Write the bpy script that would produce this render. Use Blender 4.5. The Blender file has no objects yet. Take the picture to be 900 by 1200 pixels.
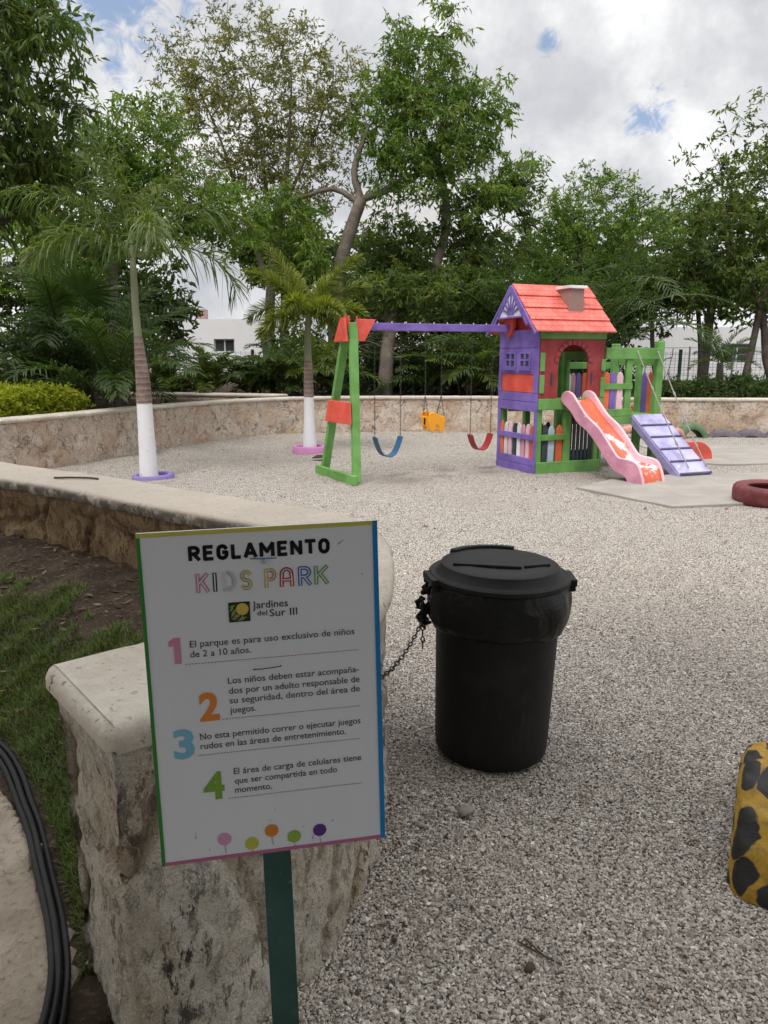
import bpy, math, random
import numpy as np
from mathutils import Vector, Matrix, noise

S = bpy.context.scene
COL = S.collection
R = math.radians
PI = math.pi

# ------------------------------------------------------------------ camera, sky, sun, exposure
cd = bpy.data.cameras.new("camera")
cam = bpy.data.objects.new("camera", cd)
COL.objects.link(cam)
cam.location = (0, 0, 1.55)
cam.rotation_euler = (R(90 - 11.7), 0, 0)
cd.sensor_fit = 'VERTICAL'
cd.sensor_height = 36.0
cd.lens = 36.0 * 867 / 1200
cd.clip_start = 0.05
cd.clip_end = 2000
S.camera = cam
S.view_settings.view_transform = 'Standard'
S.view_settings.look = 'None'
S.view_settings.exposure = 0.15
S.view_settings.gamma = 1.0
S.view_settings.use_curve_mapping = False
S.cycles.use_denoising = True
S.cycles.max_bounces = 6
S.cycles.diffuse_bounces = 3
S.cycles.glossy_bounces = 2
S.cycles.transmission_bounces = 4
S.cycles.transparent_max_bounces = 4
S.cycles.sample_clamp_indirect = 4.0

SUN_EL, SUN_AZ = 58.0, 205.0        # azimuth measured clockwise from +Y (the view direction)
sd = bpy.data.lights.new("sun", 'SUN')
sd.energy = 1.9
sd.angle = R(18)
sd.color = (1.0, 0.95, 0.88)
sun = bpy.data.objects.new("sun", sd)
COL.objects.link(sun)
_d = Vector((math.sin(R(SUN_AZ)) * math.cos(R(SUN_EL)), math.cos(R(SUN_AZ)) * math.cos(R(SUN_EL)), math.sin(R(SUN_EL))))
sun.rotation_euler = _d.to_track_quat('Z', 'Y').to_euler()
sun.location = _d * 60


class NT:
    """small helper for node trees"""
    def __init__(s, tree):
        s.t = tree
        tree.nodes.clear()

    def n(s, typ, **kw):
        nd = s.t.nodes.new(typ)
        for k, v in kw.items():
            if k.startswith('i_'):
                key = k[2:]
                key = int(key) if key.isdigit() else key.replace('_', ' ')
                s.put(nd, key, v)
            else:
                setattr(nd, k, v)
        return nd

    def put(s, nd, key, v):
        sock = nd.inputs[key]
        if isinstance(v, bpy.types.NodeSocket):
            s.t.links.new(v, sock)
        else:
            if hasattr(sock, 'default_value') and not isinstance(sock.default_value, (float, int, str)) and isinstance(v, (tuple, list)) and len(v) == 3 and len(sock.default_value) == 4:
                v = (*v, 1)
            sock.default_value = v

    def math(s, op, a, b=None, clamp=False):
        nd = s.n('ShaderNodeMath', operation=op, use_clamp=clamp)
        s.put(nd, 0, a)
        if b is not None:
            s.put(nd, 1, b)
        return nd.outputs[0]

    def mix(s, fac, a, b, blend='MIX'):
        nd = s.n('ShaderNodeMix', data_type='RGBA', blend_type=blend)
        s.put(nd, 0, fac)
        s.put(nd, 6, a)
        s.put(nd, 7, b)
        return nd.outputs[2]

    def noise(s, vec, scale, detail=4, rough=0.55, out=0, dist=0.0):
        nd = s.n('ShaderNodeTexNoise')
        s.put(nd, 'Vector', vec)
        s.put(nd, 'Scale', scale)
        s.put(nd, 'Detail', detail)
        s.put(nd, 'Roughness', rough)
        s.put(nd, 'Distortion', dist)
        return nd.outputs[out]

    def vor(s, vec, scale, feature='F1', out='Distance', rnd=1.0):
        nd = s.n('ShaderNodeTexVoronoi', feature=feature)
        s.put(nd, 'Vector', vec)
        s.put(nd, 'Scale', scale)
        s.put(nd, 'Randomness', rnd)
        return nd.outputs[out]

    def ramp(s, fac, *stops):
        nd = s.n('ShaderNodeValToRGB')
        s.put(nd, 0, fac)
        e = nd.color_ramp.elements
        while len(e) < len(stops):
            e.new(0.5)
        for k, (p, c) in enumerate(stops):
            e[k].position = p
            e[k].color = (*c, 1) if isinstance(c, (tuple, list)) else (c, c, c, 1)
        return nd.outputs[0]

    def step(s, v, lo, hi):
        nd = s.n('ShaderNodeMapRange', interpolation_type='SMOOTHSTEP')
        s.put(nd, 0, v)
        s.put(nd, 1, lo)
        s.put(nd, 2, hi)
        return nd.outputs[0]

    def bump(s, h, strength, dist, normal=None):
        nd = s.n('ShaderNodeBump')
        s.put(nd, 'Height', h)
        s.put(nd, 'Strength', strength)
        s.put(nd, 'Distance', dist)
        if normal is not None:
            s.put(nd, 'Normal', normal)
        return nd.outputs[0]


w = bpy.data.worlds.new("World")
S.world = w
w.use_nodes = True
t = NT(w.node_tree)
co = t.n('ShaderNodeTexCoord').outputs['Generated']
sky = t.n('ShaderNodeTexSky', sky_type='NISHITA', sun_disc=False, sun_elevation=R(SUN_EL), sun_rotation=R(SUN_AZ))
n_big = t.noise(co, 2.6, 8, 0.6)
n_shape = t.noise(co, 5.0, 7, 0.62, dist=0.3)
n_rag = t.noise(co, 13.0, 6, 0.65)
n_tiny = t.noise(co, 34.0, 5, 0.65, dist=0.8)
n_wide = t.noise(co, 1.1, 3, 0.5)
cl = t.math('ADD', t.math('MULTIPLY', n_big, 0.55), t.math('ADD', t.math('MULTIPLY', n_shape, 0.30), t.math('MULTIPLY', n_rag, 0.15)))
cloud = t.ramp(cl, (0.40, (5.0, 5.15, 5.55)), (0.47, (6.2, 6.3, 6.6)), (0.52, (7.6, 7.65, 7.8)), (0.58, (10.0, 10.0, 10.0)))
# an overcast sky is brightest overhead
sepz = t.n('ShaderNodeSeparateXYZ')
t.put(sepz, 0, co)
zen = t.math('ADD', 1.0, t.math('MULTIPLY', t.step(sepz.outputs['Z'], 0.42, 0.95), 1.7))
vs_ = t.n('ShaderNodeVectorMath', operation='SCALE')
t.put(vs_, 0, cloud)
t.put(vs_, 'Scale', zen)
cloud = vs_.outputs[0]
# the three torn holes of blue sky in the cloud cover
gap = None
for (gx, gy, gz), rad in (((-0.292, 0.884, 0.385), 0.062), ((0.352, 1.087, 0.316), 0.027), ((0.219, 1.107, 0.416), 0.015)):
    dv = t.n('ShaderNodeVectorMath', operation='DISTANCE')
    t.put(dv, 0, co)
    L = math.sqrt(gx * gx + gy * gy + gz * gz)
    dv.inputs[1].default_value = (gx / L, gy / L, gz / L)
    d_ = t.math('ADD', dv.outputs['Value'], t.math('ADD', t.math('ADD', t.math('MULTIPLY', t.math('SUBTRACT', n_rag, 0.5), rad * 3.0), t.math('MULTIPLY', t.math('SUBTRACT', n_tiny, 0.5), rad * 4.2)), t.math('MULTIPLY', t.math('SUBTRACT', n_shape, 0.5), rad * 1.6)))
    g_ = t.math('SUBTRACT', 1.0, t.step(d_, rad * 0.0, rad * 1.25))
    gap = g_ if gap is None else t.math('MAXIMUM', gap, g_)
blue = t.mix(0.55, sky.outputs[0], (3.6, 5.0, 7.6))
col = t.mix(t.math('MULTIPLY', gap, 0.92), cloud, blue)
bg = t.n('ShaderNodeBackground')
t.put(bg, 'Color', col)
t.put(bg, 'Strength', 0.10)
out = t.n('ShaderNodeOutputWorld')
t.t.links.new(bg.outputs[0], out.inputs[0])

# ------------------------------------------------------------------ object helpers


def tag(o, label=None, cat=None, group=None, kind=None):
    if label:
        o['label'] = label
    if cat:
        o['category'] = cat
    if group:
        o['group'] = group
    if kind:
        o['kind'] = kind
    return o


def empty(name, loc, rz=0.0, **kw):
    o = bpy.data.objects.new(name, None)
    o.empty_display_size = 0.1
    COL.objects.link(o)
    o.location = loc
    o.rotation_euler = (0, 0, rz)
    return tag(o, **kw)


def link(name, me, parent=None):
    o = bpy.data.objects.new(name, me)
    COL.objects.link(o)
    if parent is not None:
        o.parent = parent
    return o


def copy_tree(o, parent=None):
    c = o.copy()
    COL.objects.link(c)
    c.parent = parent
    for ch in list(o.children):
        copy_tree(ch, c)
    return c


class MB:
    def __init__(s):
        s.v, s.f, s.m = [], [], []

    def add(s, vs, fs, mi=0):
        k = len(s.v)
        s.v += [tuple(p) for p in vs]
        s.f += [tuple(i + k for i in f) for f in fs]
        s.m += [mi] * len(fs)
        return s

    def box(s, x0, x1, y0, y1, z0, z1, mi=0, mat=None):
        vs = [Vector(p) for p in ((x0, y0, z0), (x1, y0, z0), (x1, y1, z0), (x0, y1, z0), (x0, y0, z1), (x1, y0, z1), (x1, y1, z1), (x0, y1, z1))]
        if mat is not None:
            vs = [mat @ p for p in vs]
        return s.add(vs, [(0, 3, 2, 1), (4, 5, 6, 7), (0, 1, 5, 4), (1, 2, 6, 5), (2, 3, 7, 6), (3, 0, 4, 7)], mi)

    def bar(s, a, b, wx, wy, up=(0, 0, 1), mi=0):
        """rectangular bar from a to b; wx across (perpendicular to up), wy along up"""
        a, b = Vector(a), Vector(b)
        d = (b - a).normalized()
        x = d.cross(Vector(up)).normalized()
        y = x.cross(d).normalized()
        vs = []
        for p in (a, b):
            for sx, sy in ((-1, -1), (1, -1), (1, 1), (-1, 1)):
                vs.append(p + x * sx * wx / 2 + y * sy * wy / 2)
        return s.add(vs, [(3, 2, 1, 0), (4, 5, 6, 7), (0, 1, 5, 4), (1, 2, 6, 5), (2, 3, 7, 6), (3, 0, 4, 7)], mi)

    def prism(s, outline, o, ex, ez, th, mi=0):
        """outline in (ex, ez) from origin o, extruded by vector th"""
        o, ex, ez, th = Vector(o), Vector(ex), Vector(ez), Vector(th)
        A = [o + ex * p[0] + ez * p[1] for p in outline]
        n = len(A)
        vs = A + [p + th for p in A]
        fs = [tuple(range(n)), tuple(range(2 * n - 1, n - 1, -1))]
        fs += [(i, i + n, (i + 1) % n + n, (i + 1) % n) for i in range(n)]
        return s.add(vs, fs, mi)

    def tube(s, pts, rad, n=8, mi=0, cap=True):
        pts = [Vector(p) for p in pts]
        if not hasattr(rad, '__len__'):
            rad = [rad] * len(pts)
        k = len(pts)
        T = [(pts[min(i + 1, k - 1)] - pts[max(i - 1, 0)]).normalized() for i in range(k)]
        ref = Vector((0, 0, 1)) if abs(T[0].z) < 0.9 else Vector((1, 0, 0))
        x = (ref - T[0] * ref.dot(T[0])).normalized()
        vs = []
        for i in range(k):
            x = (x - T[i] * x.dot(T[i])).normalized()
            y = T[i].cross(x)
            for j in range(n):
                a = 2 * PI * j / n
                vs.append(pts[i] + (x * math.cos(a) + y * math.sin(a)) * rad[i])
        fs = []
        for i in range(k - 1):
            for j in range(n):
                fs.append((i * n + j, i * n + (j + 1) % n, (i + 1) * n + (j + 1) % n, (i + 1) * n + j))
        if cap:
            fs.append(tuple(range(n - 1, -1, -1)))
            fs.append(tuple(range((k - 1) * n, k * n)))
        return s.add(vs, fs, mi)

    def lathe(s, prof, n=48, c=(0, 0, 0), mi=0, fn=None, closed=False):
        """prof [(r, z)...]; fn(r, z, ang) -> (r, z) deforms"""
        vs = []
        for r, z in prof:
            for j in range(n):
                a = 2 * PI * j / n
                rr, zz = fn(r, z, a) if fn else (r, z)
                vs.append((c[0] + rr * math.cos(a), c[1] + rr * math.sin(a), c[2] + zz))
        fs = []
        k = len(prof)
        for i in range(k if closed else k - 1):
            i2 = (i + 1) % k
            for j in range(n):
                fs.append((i * n + j, i * n + (j + 1) % n, i2 * n + (j + 1) % n, i2 * n + j))
        if not closed:
            if prof[0][0] > 1e-5:
                fs.append(tuple(range(n - 1, -1, -1)))
            if prof[-1][0] > 1e-5:
                fs.append(tuple(range((k - 1) * n, k * n)))
        return s.add(vs, fs, mi)

    def build(s, name, mats, parent=None, smooth=False, bevel=0.0, auto=None):
        me = bpy.data.meshes.new(name)
        me.from_pydata(s.v, [], s.f)
        mats = mats if isinstance(mats, (list, tuple)) else [mats]
        for m in mats:
            me.materials.append(m)
        if len(mats) > 1:
            me.polygons.foreach_set('material_index', s.m)
        if smooth:
            me.polygons.foreach_set('use_smooth', [True] * len(s.f))
            if auto:
                me.set_sharp_from_angle(angle=R(auto))
        me.update()
        o = link(name, me, parent)
        if bevel:
            b = o.modifiers.new('bevel', 'BEVEL')
            b.width = bevel
            b.segments = 2
            b.limit_method = 'ANGLE'
        return o


def quads(name, V, F, mats, parent=None, rnd=None, smooth=False):
    """numpy verts (n,3) and faces (m,k) to a mesh object"""
    V = np.asarray(V, np.float32)
    F = np.asarray(F, np.int32)
    me = bpy.data.meshes.new(name)
    me.vertices.add(len(V))
    me.vertices.foreach_set('co', V.ravel())
    m, k = F.shape
    me.loops.add(m * k)
    me.loops.foreach_set('vertex_index', F.ravel())
    me.polygons.add(m)
    me.polygons.foreach_set('loop_start', np.arange(0, m * k, k, dtype=np.int32))
    if rnd is not None:
        a = me.attributes.new('rnd', 'FLOAT', 'FACE')
        a.data.foreach_set('value', np.asarray(rnd, np.float32))
    me.polygons.foreach_set('use_smooth', np.full(m, smooth))
    me.update(calc_edges=True)
    for q in (mats if isinstance(mats, (list, tuple)) else [mats]):
        me.materials.append(q)
    return link(name, me, parent)


def catmull(P, step):
    P = [Vector(p) for p in P]
    Q = [P[0] * 2 - P[1]] + P + [P[-1] * 2 - P[-2]]
    out_ = []
    for i in range(1, len(Q) - 2):
        L = (Q[i + 1] - Q[i]).length
        n = max(1, int(round(L / step)))
        for k in range(n):
            u = k / n
            a, b, c, d = Q[i - 1], Q[i], Q[i + 1], Q[i + 2]
            out_.append(0.5 * (2 * b + (c - a) * u + (2 * a - 5 * b + 4 * c - d) * u * u + (3 * b - a - 3 * c + d) * u ** 3))
    out_.append(P[-1])
    return out_


# ------------------------------------------------------------------ materials
def mat(name):
    m = bpy.data.materials.new(name)
    m.use_nodes = True
    t = NT(m.node_tree)
    o = t.n('ShaderNodeOutputMaterial')
    b = t.n('ShaderNodeBsdfPrincipled')
    t.t.links.new(b.outputs[0], o.inputs[0])
    return m, t, b, o


def paint(name, c, rough=0.55, wear=0.5, grain=True, chip=None, spec=0.3, chipat=(0.62, 0.66, 9)):
    """painted timber or metal: uneven, slightly dirty, with chips of another colour"""
    m, t, b, o = mat(name)
    co = t.n('ShaderNodeTexCoord').outputs['Object']
    n1 = t.noise(co, 3.5, 5, 0.6)
    n2 = t.noise(co, 24, 4, 0.6)
    gr = 0.10 * (0.3 * c[0] + 0.6 * c[1] + 0.1 * c[2]) + 0.006
    c = tuple(x * 0.90 + gr for x in c)
    dark = tuple(x * (1 - 0.45 * wear) for x in c)
    lite = tuple(min(1, x * (1 + 0.25 * wear) + 0.03 * wear) for x in c)
    colr = t.mix(t.step(n1, 0.3, 0.7), dark, lite)
    colr = t.mix(t.math('MULTIPLY', t.step(n2, 0.55, 0.75), 0.35 * wear), colr, (0.22, 0.19, 0.16))
    fade = tuple(x * 0.62 + 0.22 * max(c) + 0.03 for x in c)
    colr = t.mix(t.math('MULTIPLY', t.step(t.noise(co, 1.7, 5, 0.7, dist=0.6), 0.50, 0.72), 0.5 * wear), colr, fade)
    scuff = t.math('MULTIPLY', t.step(t.noise(co, 55, 5, 0.75), 0.62, 0.68), t.step(t.noise(co, 4.5, 3, 0.5), 0.48, 0.6))
    colr = t.mix(t.math('MULTIPLY', scuff, 0.55 * wear), colr, (0.42, 0.38, 0.33))
    if chip:
        n3 = t.noise(co, chipat[2], 6, 0.7)
        colr = t.mix(t.step(n3, chipat[0], chipat[1]), colr, chip)
    t.put(b, 'Base Color', colr)
    t.put(b, 'Roughness', t.math('ADD', rough - 0.08, t.math('MULTIPLY', n2, 0.16)))
    t.put(b, 'Specular IOR Level', spec)
    if grain:
        mp = t.n('ShaderNodeMapping')
        t.put(mp, 'Vector', co)
        mp.inputs['Scale'].default_value = (6, 60, 60)
        g = t.noise(mp.outputs[0], 1.0, 5, 0.6)
        t.put(b, 'Normal', t.bump(g, 0.35, 0.004))
    return m


def plain(name, c, rough=0.5, spec=0.4, bump=0.0, scale=30, var=0.15):
    m, t, b, o = mat(name)
    co = t.n('ShaderNodeTexCoord').outputs['Object']
    n1 = t.noise(co, scale, 5, 0.6)
    t.put(b, 'Base Color', t.mix(n1, tuple(x * (1 - var) for x in c), tuple(min(1, x * (1 + var)) for x in c)))
    t.put(b, 'Roughness', rough)
    t.put(b, 'Specular IOR Level', spec)
    if bump:
        t.put(b, 'Normal', t.bump(n1, bump, 0.01))
    return m


def leafmat(name, *cols, trans=0.38, rough=0.45):
    m, t, b, o = mat(name)
    at = t.n('ShaderNodeAttribute', attribute_name='rnd')
    n = len(cols)
    c = t.ramp(at.outputs['Fac'], *[(i / (n - 1), cols[i]) for i in range(n)])
    t.put(b, 'Base Color', c)
    t.put(b, 'Roughness', rough)
    t.put(b, 'Specular IOR Level', 0.35)
    tr = t.n('ShaderNodeBsdfTranslucent')
    t.put(tr, 'Color', t.mix(1.0, c, (1.5, 1.6, 0.7), 'MULTIPLY'))
    mx = t.n('ShaderNodeMixShader')
    t.put(mx, 0, trans)
    t.t.links.new(b.outputs[0], mx.inputs[1])
    t.t.links.new(tr.outputs[0], mx.inputs[2])
    t.t.links.new(mx.outputs[0], o.inputs[0])
    return m


def stone(name, c_lo, c_hi, c_stain, stain=0.5, scale=1.0, cracks=0.0, bump=0.6, pit=0.5):
    m, t, b, o = mat(name)
    co = t.n('ShaderNodeTexCoord').outputs['Object']
    big = t.noise(co, 2.3 * scale, 5, 0.6)
    mid = t.noise(co, 9 * scale, 6, 0.65)
    fine = t.noise(co, 60 * scale, 5, 0.7)
    c = t.mix(t.step(big, 0.35, 0.65), c_lo, c_hi)
    c = t.mix(t.math('MULTIPLY', fine, 0.5), c, tuple(x * 0.62 for x in c_lo))
    pits = t.step(t.noise(co, 34 * scale, 3, 0.6), 0.60, 0.68)
    st = t.math('MULTIPLY', t.step(mid, 0.52, 0.66), t.step(big, 0.40, 0.62))
    c = t.mix(t.math('MULTIPLY', st, stain), c, c_stain)
    c = t.mix(t.math('MULTIPLY', pits, pit), c, tuple(x * 0.35 for x in c_stain))
    h = t.math('ADD', t.math('MULTIPLY', mid, 0.8), t.math('ADD', t.math('MULTIPLY', fine, 0.35), t.math('MULTIPLY', pits, -0.4)))
    if cracks:
        wv = t.n('ShaderNodeVectorMath', operation='ADD')
        t.put(wv, 0, co)
        nz = t.noise(co, 3.0, 4, 0.6, out=1)
        sc = t.n('ShaderNodeVectorMath', operation='SCALE')
        t.put(sc, 0, nz)
        t.put(sc, 'Scale', 0.45)
        t.put(wv, 1, sc.outputs[0])
        e = t.vor(wv.outputs[0], cracks, 'DISTANCE_TO_EDGE')
        cell = t.vor(wv.outputs[0], cracks, 'F1', 'Color')
        c = t.mix(0.22, c, t.mix(cell, c_lo, c_hi))
        streak = t.n('ShaderNodeMapping')
        t.put(streak, 'Vector', wv.outputs[0])
        streak.inputs['Scale'].default_value = (8, 8, 4.5)
        stk = t.noise(streak.outputs[0], 1.0, 6, 0.75, dist=1.0)
        c = t.mix(t.math('MULTIPLY', t.step(stk, 0.52, 0.63), 0.8), c, tuple(x * 0.8 for x in c_stain))
        warm = t.step(t.noise(co, 1.6, 4, 0.6, dist=0.5), 0.48, 0.62)
        c = t.mix(t.math('MULTIPLY', warm, 0.5), c, (0.46, 0.30, 0.19))
        pale = t.step(t.noise(co, 5.5, 5, 0.7), 0.54, 0.64)
        c = t.mix(t.math('MULTIPLY', pale, 0.45), c, (0.72, 0.67, 0.60))
        h = t.math('ADD', h, t.math('MULTIPLY', stk, -1.0))
        line = t.math('SUBTRACT', 1.0, t.step(e, 0.004, 0.035))
        broken = t.math('MULTIPLY', line, t.step(t.noise(co, 5.0, 5, 0.7), 0.47, 0.60))
        c = t.mix(t.math('MULTIPLY', broken, 0.20), c, tuple(x * 0.5 for x in c_stain))
        h = t.math('ADD', h, t.math('MULTIPLY', line, -0.35))
    t.put(b, 'Base Color', c)
    t.put(b, 'Roughness', 0.88)
    t.put(b, 'Specular IOR Level', 0.2)
    t.put(b, 'Normal', t.bump(h, bump, 0.03))
    return m


M = {}
M['purple'] = paint('purple paint', (0.19, 0.115, 0.47))
M['green'] = paint('green paint', (0.120, 0.335, 0.055))
M['red'] = paint('dark red paint', (0.33, 0.022, 0.028))
M['redorange'] = paint('red orange paint', (0.72, 0.065, 0.03))
M['pink'] = paint('pink paint', (0.64, 0.26, 0.38), grain=False, chip=(0.70, 0.48, 0.54))
M['palepink'] = paint('pale pink paint', (0.80, 0.50, 0.58))
M['white'] = paint('white paint', (0.74, 0.72, 0.76))
M['lightblue'] = paint('light blue paint', (0.42, 0.55, 0.66))
M['slate'] = paint('dark slate paint', (0.03, 0.045, 0.06))
M['orange'] = paint('orange paint', (0.78, 0.13, 0.03))
M['lilac'] = paint('lilac paint', (0.34, 0.30, 0.60))
M['lilacworn'] = paint('worn lilac paint', (0.40, 0.37, 0.64), wear=0.8, chip=(0.52, 0.50, 0.58))
M['chute'] = paint('worn orange chute', (0.78, 0.12, 0.035), grain=False, wear=0.5, chip=(0.80, 0.62, 0.62), chipat=(0.545, 0.575, 3.2))
M['batten'] = paint('dark violet batten', (0.07, 0.06, 0.13))
m, t, b, o = mat('dusty black plastic')
co = t.n('ShaderNodeTexCoord').outputs['Object']
n1 = t.noise(co, 5, 5, 0.65)
n2 = t.noise(co, 70, 4, 0.7)
mp = t.n('ShaderNodeMapping')
t.put(mp, 'Vector', co)
mp.inputs['Scale'].default_value = (60, 60, 5)
n3 = t.noise(mp.outputs[0], 1.0, 4, 0.6)
c = t.mix(t.math('MULTIPLY', t.step(n1, 0.45, 0.72), 0.5), (0.0085, 0.008, 0.008), (0.034, 0.029, 0.025))
c = t.mix(t.math('MULTIPLY', t.math('MULTIPLY', t.step(n3, 0.62, 0.70), t.step(n1, 0.45, 0.6)), 0.5), c, (0.07, 0.065, 0.06))
c = t.mix(t.math('MULTIPLY', t.step(n2, 0.66, 0.72), 0.5), c, (0.075, 0.065, 0.055))
t.put(b, 'Base Color', c)
t.put(b, 'Roughness', t.math('ADD', 0.42, t.math('MULTIPLY', n1, 0.3)))
t.put(b, 'Specular IOR Level', 0.3)
M['black'] = m
M['iron'] = plain('dark iron', (0.03, 0.028, 0.026), 0.55, 0.5)
M['steel'] = plain('zinc', (0.45, 0.45, 0.46), 0.4, 0.6)
M['rope'] = plain('grey rope', (0.34, 0.32, 0.29), 0.9, 0.1, 0.6, 90)
M['beltblue'] = plain('blue rubber', (0.035, 0.12, 0.24), 0.5)
M['beltred'] = plain('red rubber', (0.30, 0.025, 0.03), 0.5)
M['bucket'] = plain('yellow plastic', (0.86, 0.36, 0.02), 0.45, 0.4)
M['concrete'] = stone('pale concrete', (0.33, 0.305, 0.275), (0.41, 0.38, 0.345), (0.28, 0.25, 0.22), 0.4, 1.0, 0, 0.25, 0.2)


def roughstone(name, c_lo, c_hi, c_warm, c_stain, stain=0.8):
    m, t, b, o = mat(name)
    co = t.n('ShaderNodeTexCoord').outputs['Object']
    big = t.noise(co, 2.6, 5, 0.6)
    big2 = t.noise(co, 1.7, 4, 0.6, dist=0.6)
    mid = t.noise(co, 10, 7, 0.7)
    fine = t.noise(co, 75, 6, 0.75)
    c = t.mix(t.step(big, 0.35, 0.62), c_lo, c_hi)
    c = t.mix(t.math('MULTIPLY', t.step(big2, 0.46, 0.62), 0.65), c, c_warm)
    c = t.mix(t.step(fine, 0.30, 0.52), tuple(x * 0.74 for x in c_lo), c)
    grain = t.noise(co, 190, 3, 0.6)
    c = t.mix(t.step(grain, 0.58, 0.68), c, tuple(x * 0.5 for x in c_lo))
    c = t.mix(t.step(t.noise(co, 150, 3, 0.6, dist=0.3), 0.57, 0.66), c, tuple(min(0.86, x * 1.15) for x in c_hi))
    veins = t.step(t.math('ABSOLUTE', t.math('SUBTRACT', t.noise(co, 8.0, 5, 0.65, dist=0.5), 0.5)), 0.0, 0.018)
    c = t.mix(t.math('MULTIPLY', t.math('SUBTRACT', 1.0, veins), 0.35), c, tuple(x * 0.45 for x in c_warm))
    mp = t.n('ShaderNodeMapping')
    t.put(mp, 'Vector', co)
    mp.inputs['Rotation'].default_value = (0.5, 0.4, 0.3)
    mp.inputs['Scale'].default_value = (30, 30, 13)
    pits = t.step(t.noise(mp.outputs[0], 1.0, 5, 0.75), 0.53, 0.60)
    area = t.step(t.noise(co, 3.4, 3, 0.5, dist=0.4), 0.46, 0.62)
    c = t.mix(t.math('MULTIPLY', t.math('MULTIPLY', pits, area), stain), c, c_stain)
    ge = t.n('ShaderNodeAttribute', attribute_name='joint')
    c = t.mix(t.math('MULTIPLY', ge.outputs['Fac'], 0.7), c, tuple(x * 0.7 for x in c_warm))
    h = t.math('ADD', t.math('MULTIPLY', mid, 1.0), t.math('ADD', t.math('MULTIPLY', fine, 0.5), t.math('MULTIPLY', pits, -0.6)))
    t.put(b, 'Base Color', c)
    t.put(b, 'Roughness', 0.9)
    t.put(b, 'Specular IOR Level', 0.15)
    t.put(b, 'Normal', t.bump(h, 1.0, 0.035))
    return m


M['stone'] = roughstone('rough hewn limestone', (0.74, 0.645, 0.51), (0.87, 0.81, 0.70), (0.64, 0.46, 0.28), (0.028, 0.025, 0.02), 0.9)
M['stonebrown'] = roughstone('soil stained limestone', (0.30, 0.20, 0.11), (0.40, 0.28, 0.165), (0.26, 0.16, 0.085), (0.05, 0.045, 0.03), 0.5)
M['coping'] = stone('cast limestone coping', (0.50, 0.44, 0.365), (0.66, 0.60, 0.52), (0.20, 0.17, 0.13), 0.45, 1.2, 0, 0.45, 0.35)
def copingmat():
    m, t, b, o = mat('coping with lichen on its nose')
    co = t.n('ShaderNodeTexCoord').outputs['Object']
    big = t.noise(co, 2.3, 5, 0.6)
    mid = t.noise(co, 11, 6, 0.7)
    fine = t.noise(co, 70, 5, 0.7)
    c = t.mix(t.step(big, 0.35, 0.65), (0.55, 0.485, 0.40), (0.70, 0.635, 0.545))
    c = t.mix(t.math('MULTIPLY', t.step(mid, 0.50, 0.70), 0.45), c, (0.40, 0.33, 0.255))
    sp = t.n('ShaderNodeSeparateXYZ')
    t.put(sp, 0, co)
    pits = t.step(t.noise(co, 42, 3, 0.55), 0.62, 0.68)
    nose = t.math('SUBTRACT', 1.0, t.step(t.math('ADD', sp.outputs['Z'], t.math('MULTIPLY', t.math('SUBTRACT', mid, 0.5), 0.03)), 0.835, 0.862))
    far = t.step(sp.outputs['Y'], 0.9, 1.6)
    c = t.mix(t.math('MULTIPLY', far, t.math('ADD', 0.35, t.math('MULTIPLY', t.step(big, 0.4, 0.65), 0.35))), c, (0.36, 0.305, 0.245))
    lich = t.math('MULTIPLY', t.math('MULTIPLY', nose, far), t.step(mid, 0.30, 0.55))
    c = t.mix(t.math('MULTIPLY', lich, 0.9), c, (0.085, 0.075, 0.06))
    c = t.mix(t.math('MULTIPLY', pits, t.math('ADD', 0.25, t.math('MULTIPLY', nose, 0.6))), c, (0.06, 0.05, 0.04))
    t.put(b, 'Base Color', c)
    t.put(b, 'Roughness', 0.88)
    t.put(b, 'Specular IOR Level', 0.2)
    t.put(b, 'Normal', t.bump(t.math('ADD', mid, t.math('ADD', t.math('MULTIPLY', fine, 0.4), t.math('MULTIPLY', pits, -0.6))), 0.5, 0.02))
    return m


M['nearcoping'] = copingmat()
M['farstone'] = stone('far limestone facing', (0.57, 0.44, 0.34), (0.72, 0.64, 0.55), (0.19, 0.14, 0.10), 0.75, 1.1, 3.0, 0.9, 0.55)
M['chimney'] = plain('brown grey chimney', (0.30, 0.20, 0.18), 0.8, 0.2, 0.2)
M['bark'] = stone('grey bark', (0.16, 0.13, 0.105), (0.27, 0.235, 0.20), (0.07, 0.055, 0.045), 0.6, 1.5, 0, 0.8, 0.3)
M['darkbark'] = stone('dark bark', (0.07, 0.055, 0.045), (0.13, 0.105, 0.09), (0.03, 0.025, 0.02), 0.6, 1.5, 0, 0.8, 0.3)
M['board'] = plain('white printed board', (0.72, 0.74, 0.80), 0.35, 0.4, 0.0, 7, 0.03)
M['postgreen'] = paint('dark green steel', (0.012, 0.075, 0.058), 0.45, 0.5, False, (0.03, 0.06, 0.05))
M['fence'] = plain('fence green', (0.01, 0.05, 0.042), 0.5)
M['housewhite'] = plain('white render', (0.72, 0.72, 0.73), 0.8, 0.2, 0.1, 3, 0.06)
M['glassdark'] = plain('dark glass', (0.03, 0.035, 0.035), 0.12, 0.6)
M['curtain'] = plain('pale curtain', (0.30, 0.31, 0.33), 0.8)
M['trunkwhite'] = plain('whitewash', (0.74, 0.74, 0.77), 0.8, 0.2, 0.3, 14, 0.06)
M['violetpaint'] = plain('violet kerb paint', (0.22, 0.17, 0.40), 0.8, 0.2, 0.3, 20, 0.2)
M['pinkpaint'] = plain('pink kerb paint', (0.50, 0.22, 0.42), 0.8, 0.2, 0.3, 20, 0.2)
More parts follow.
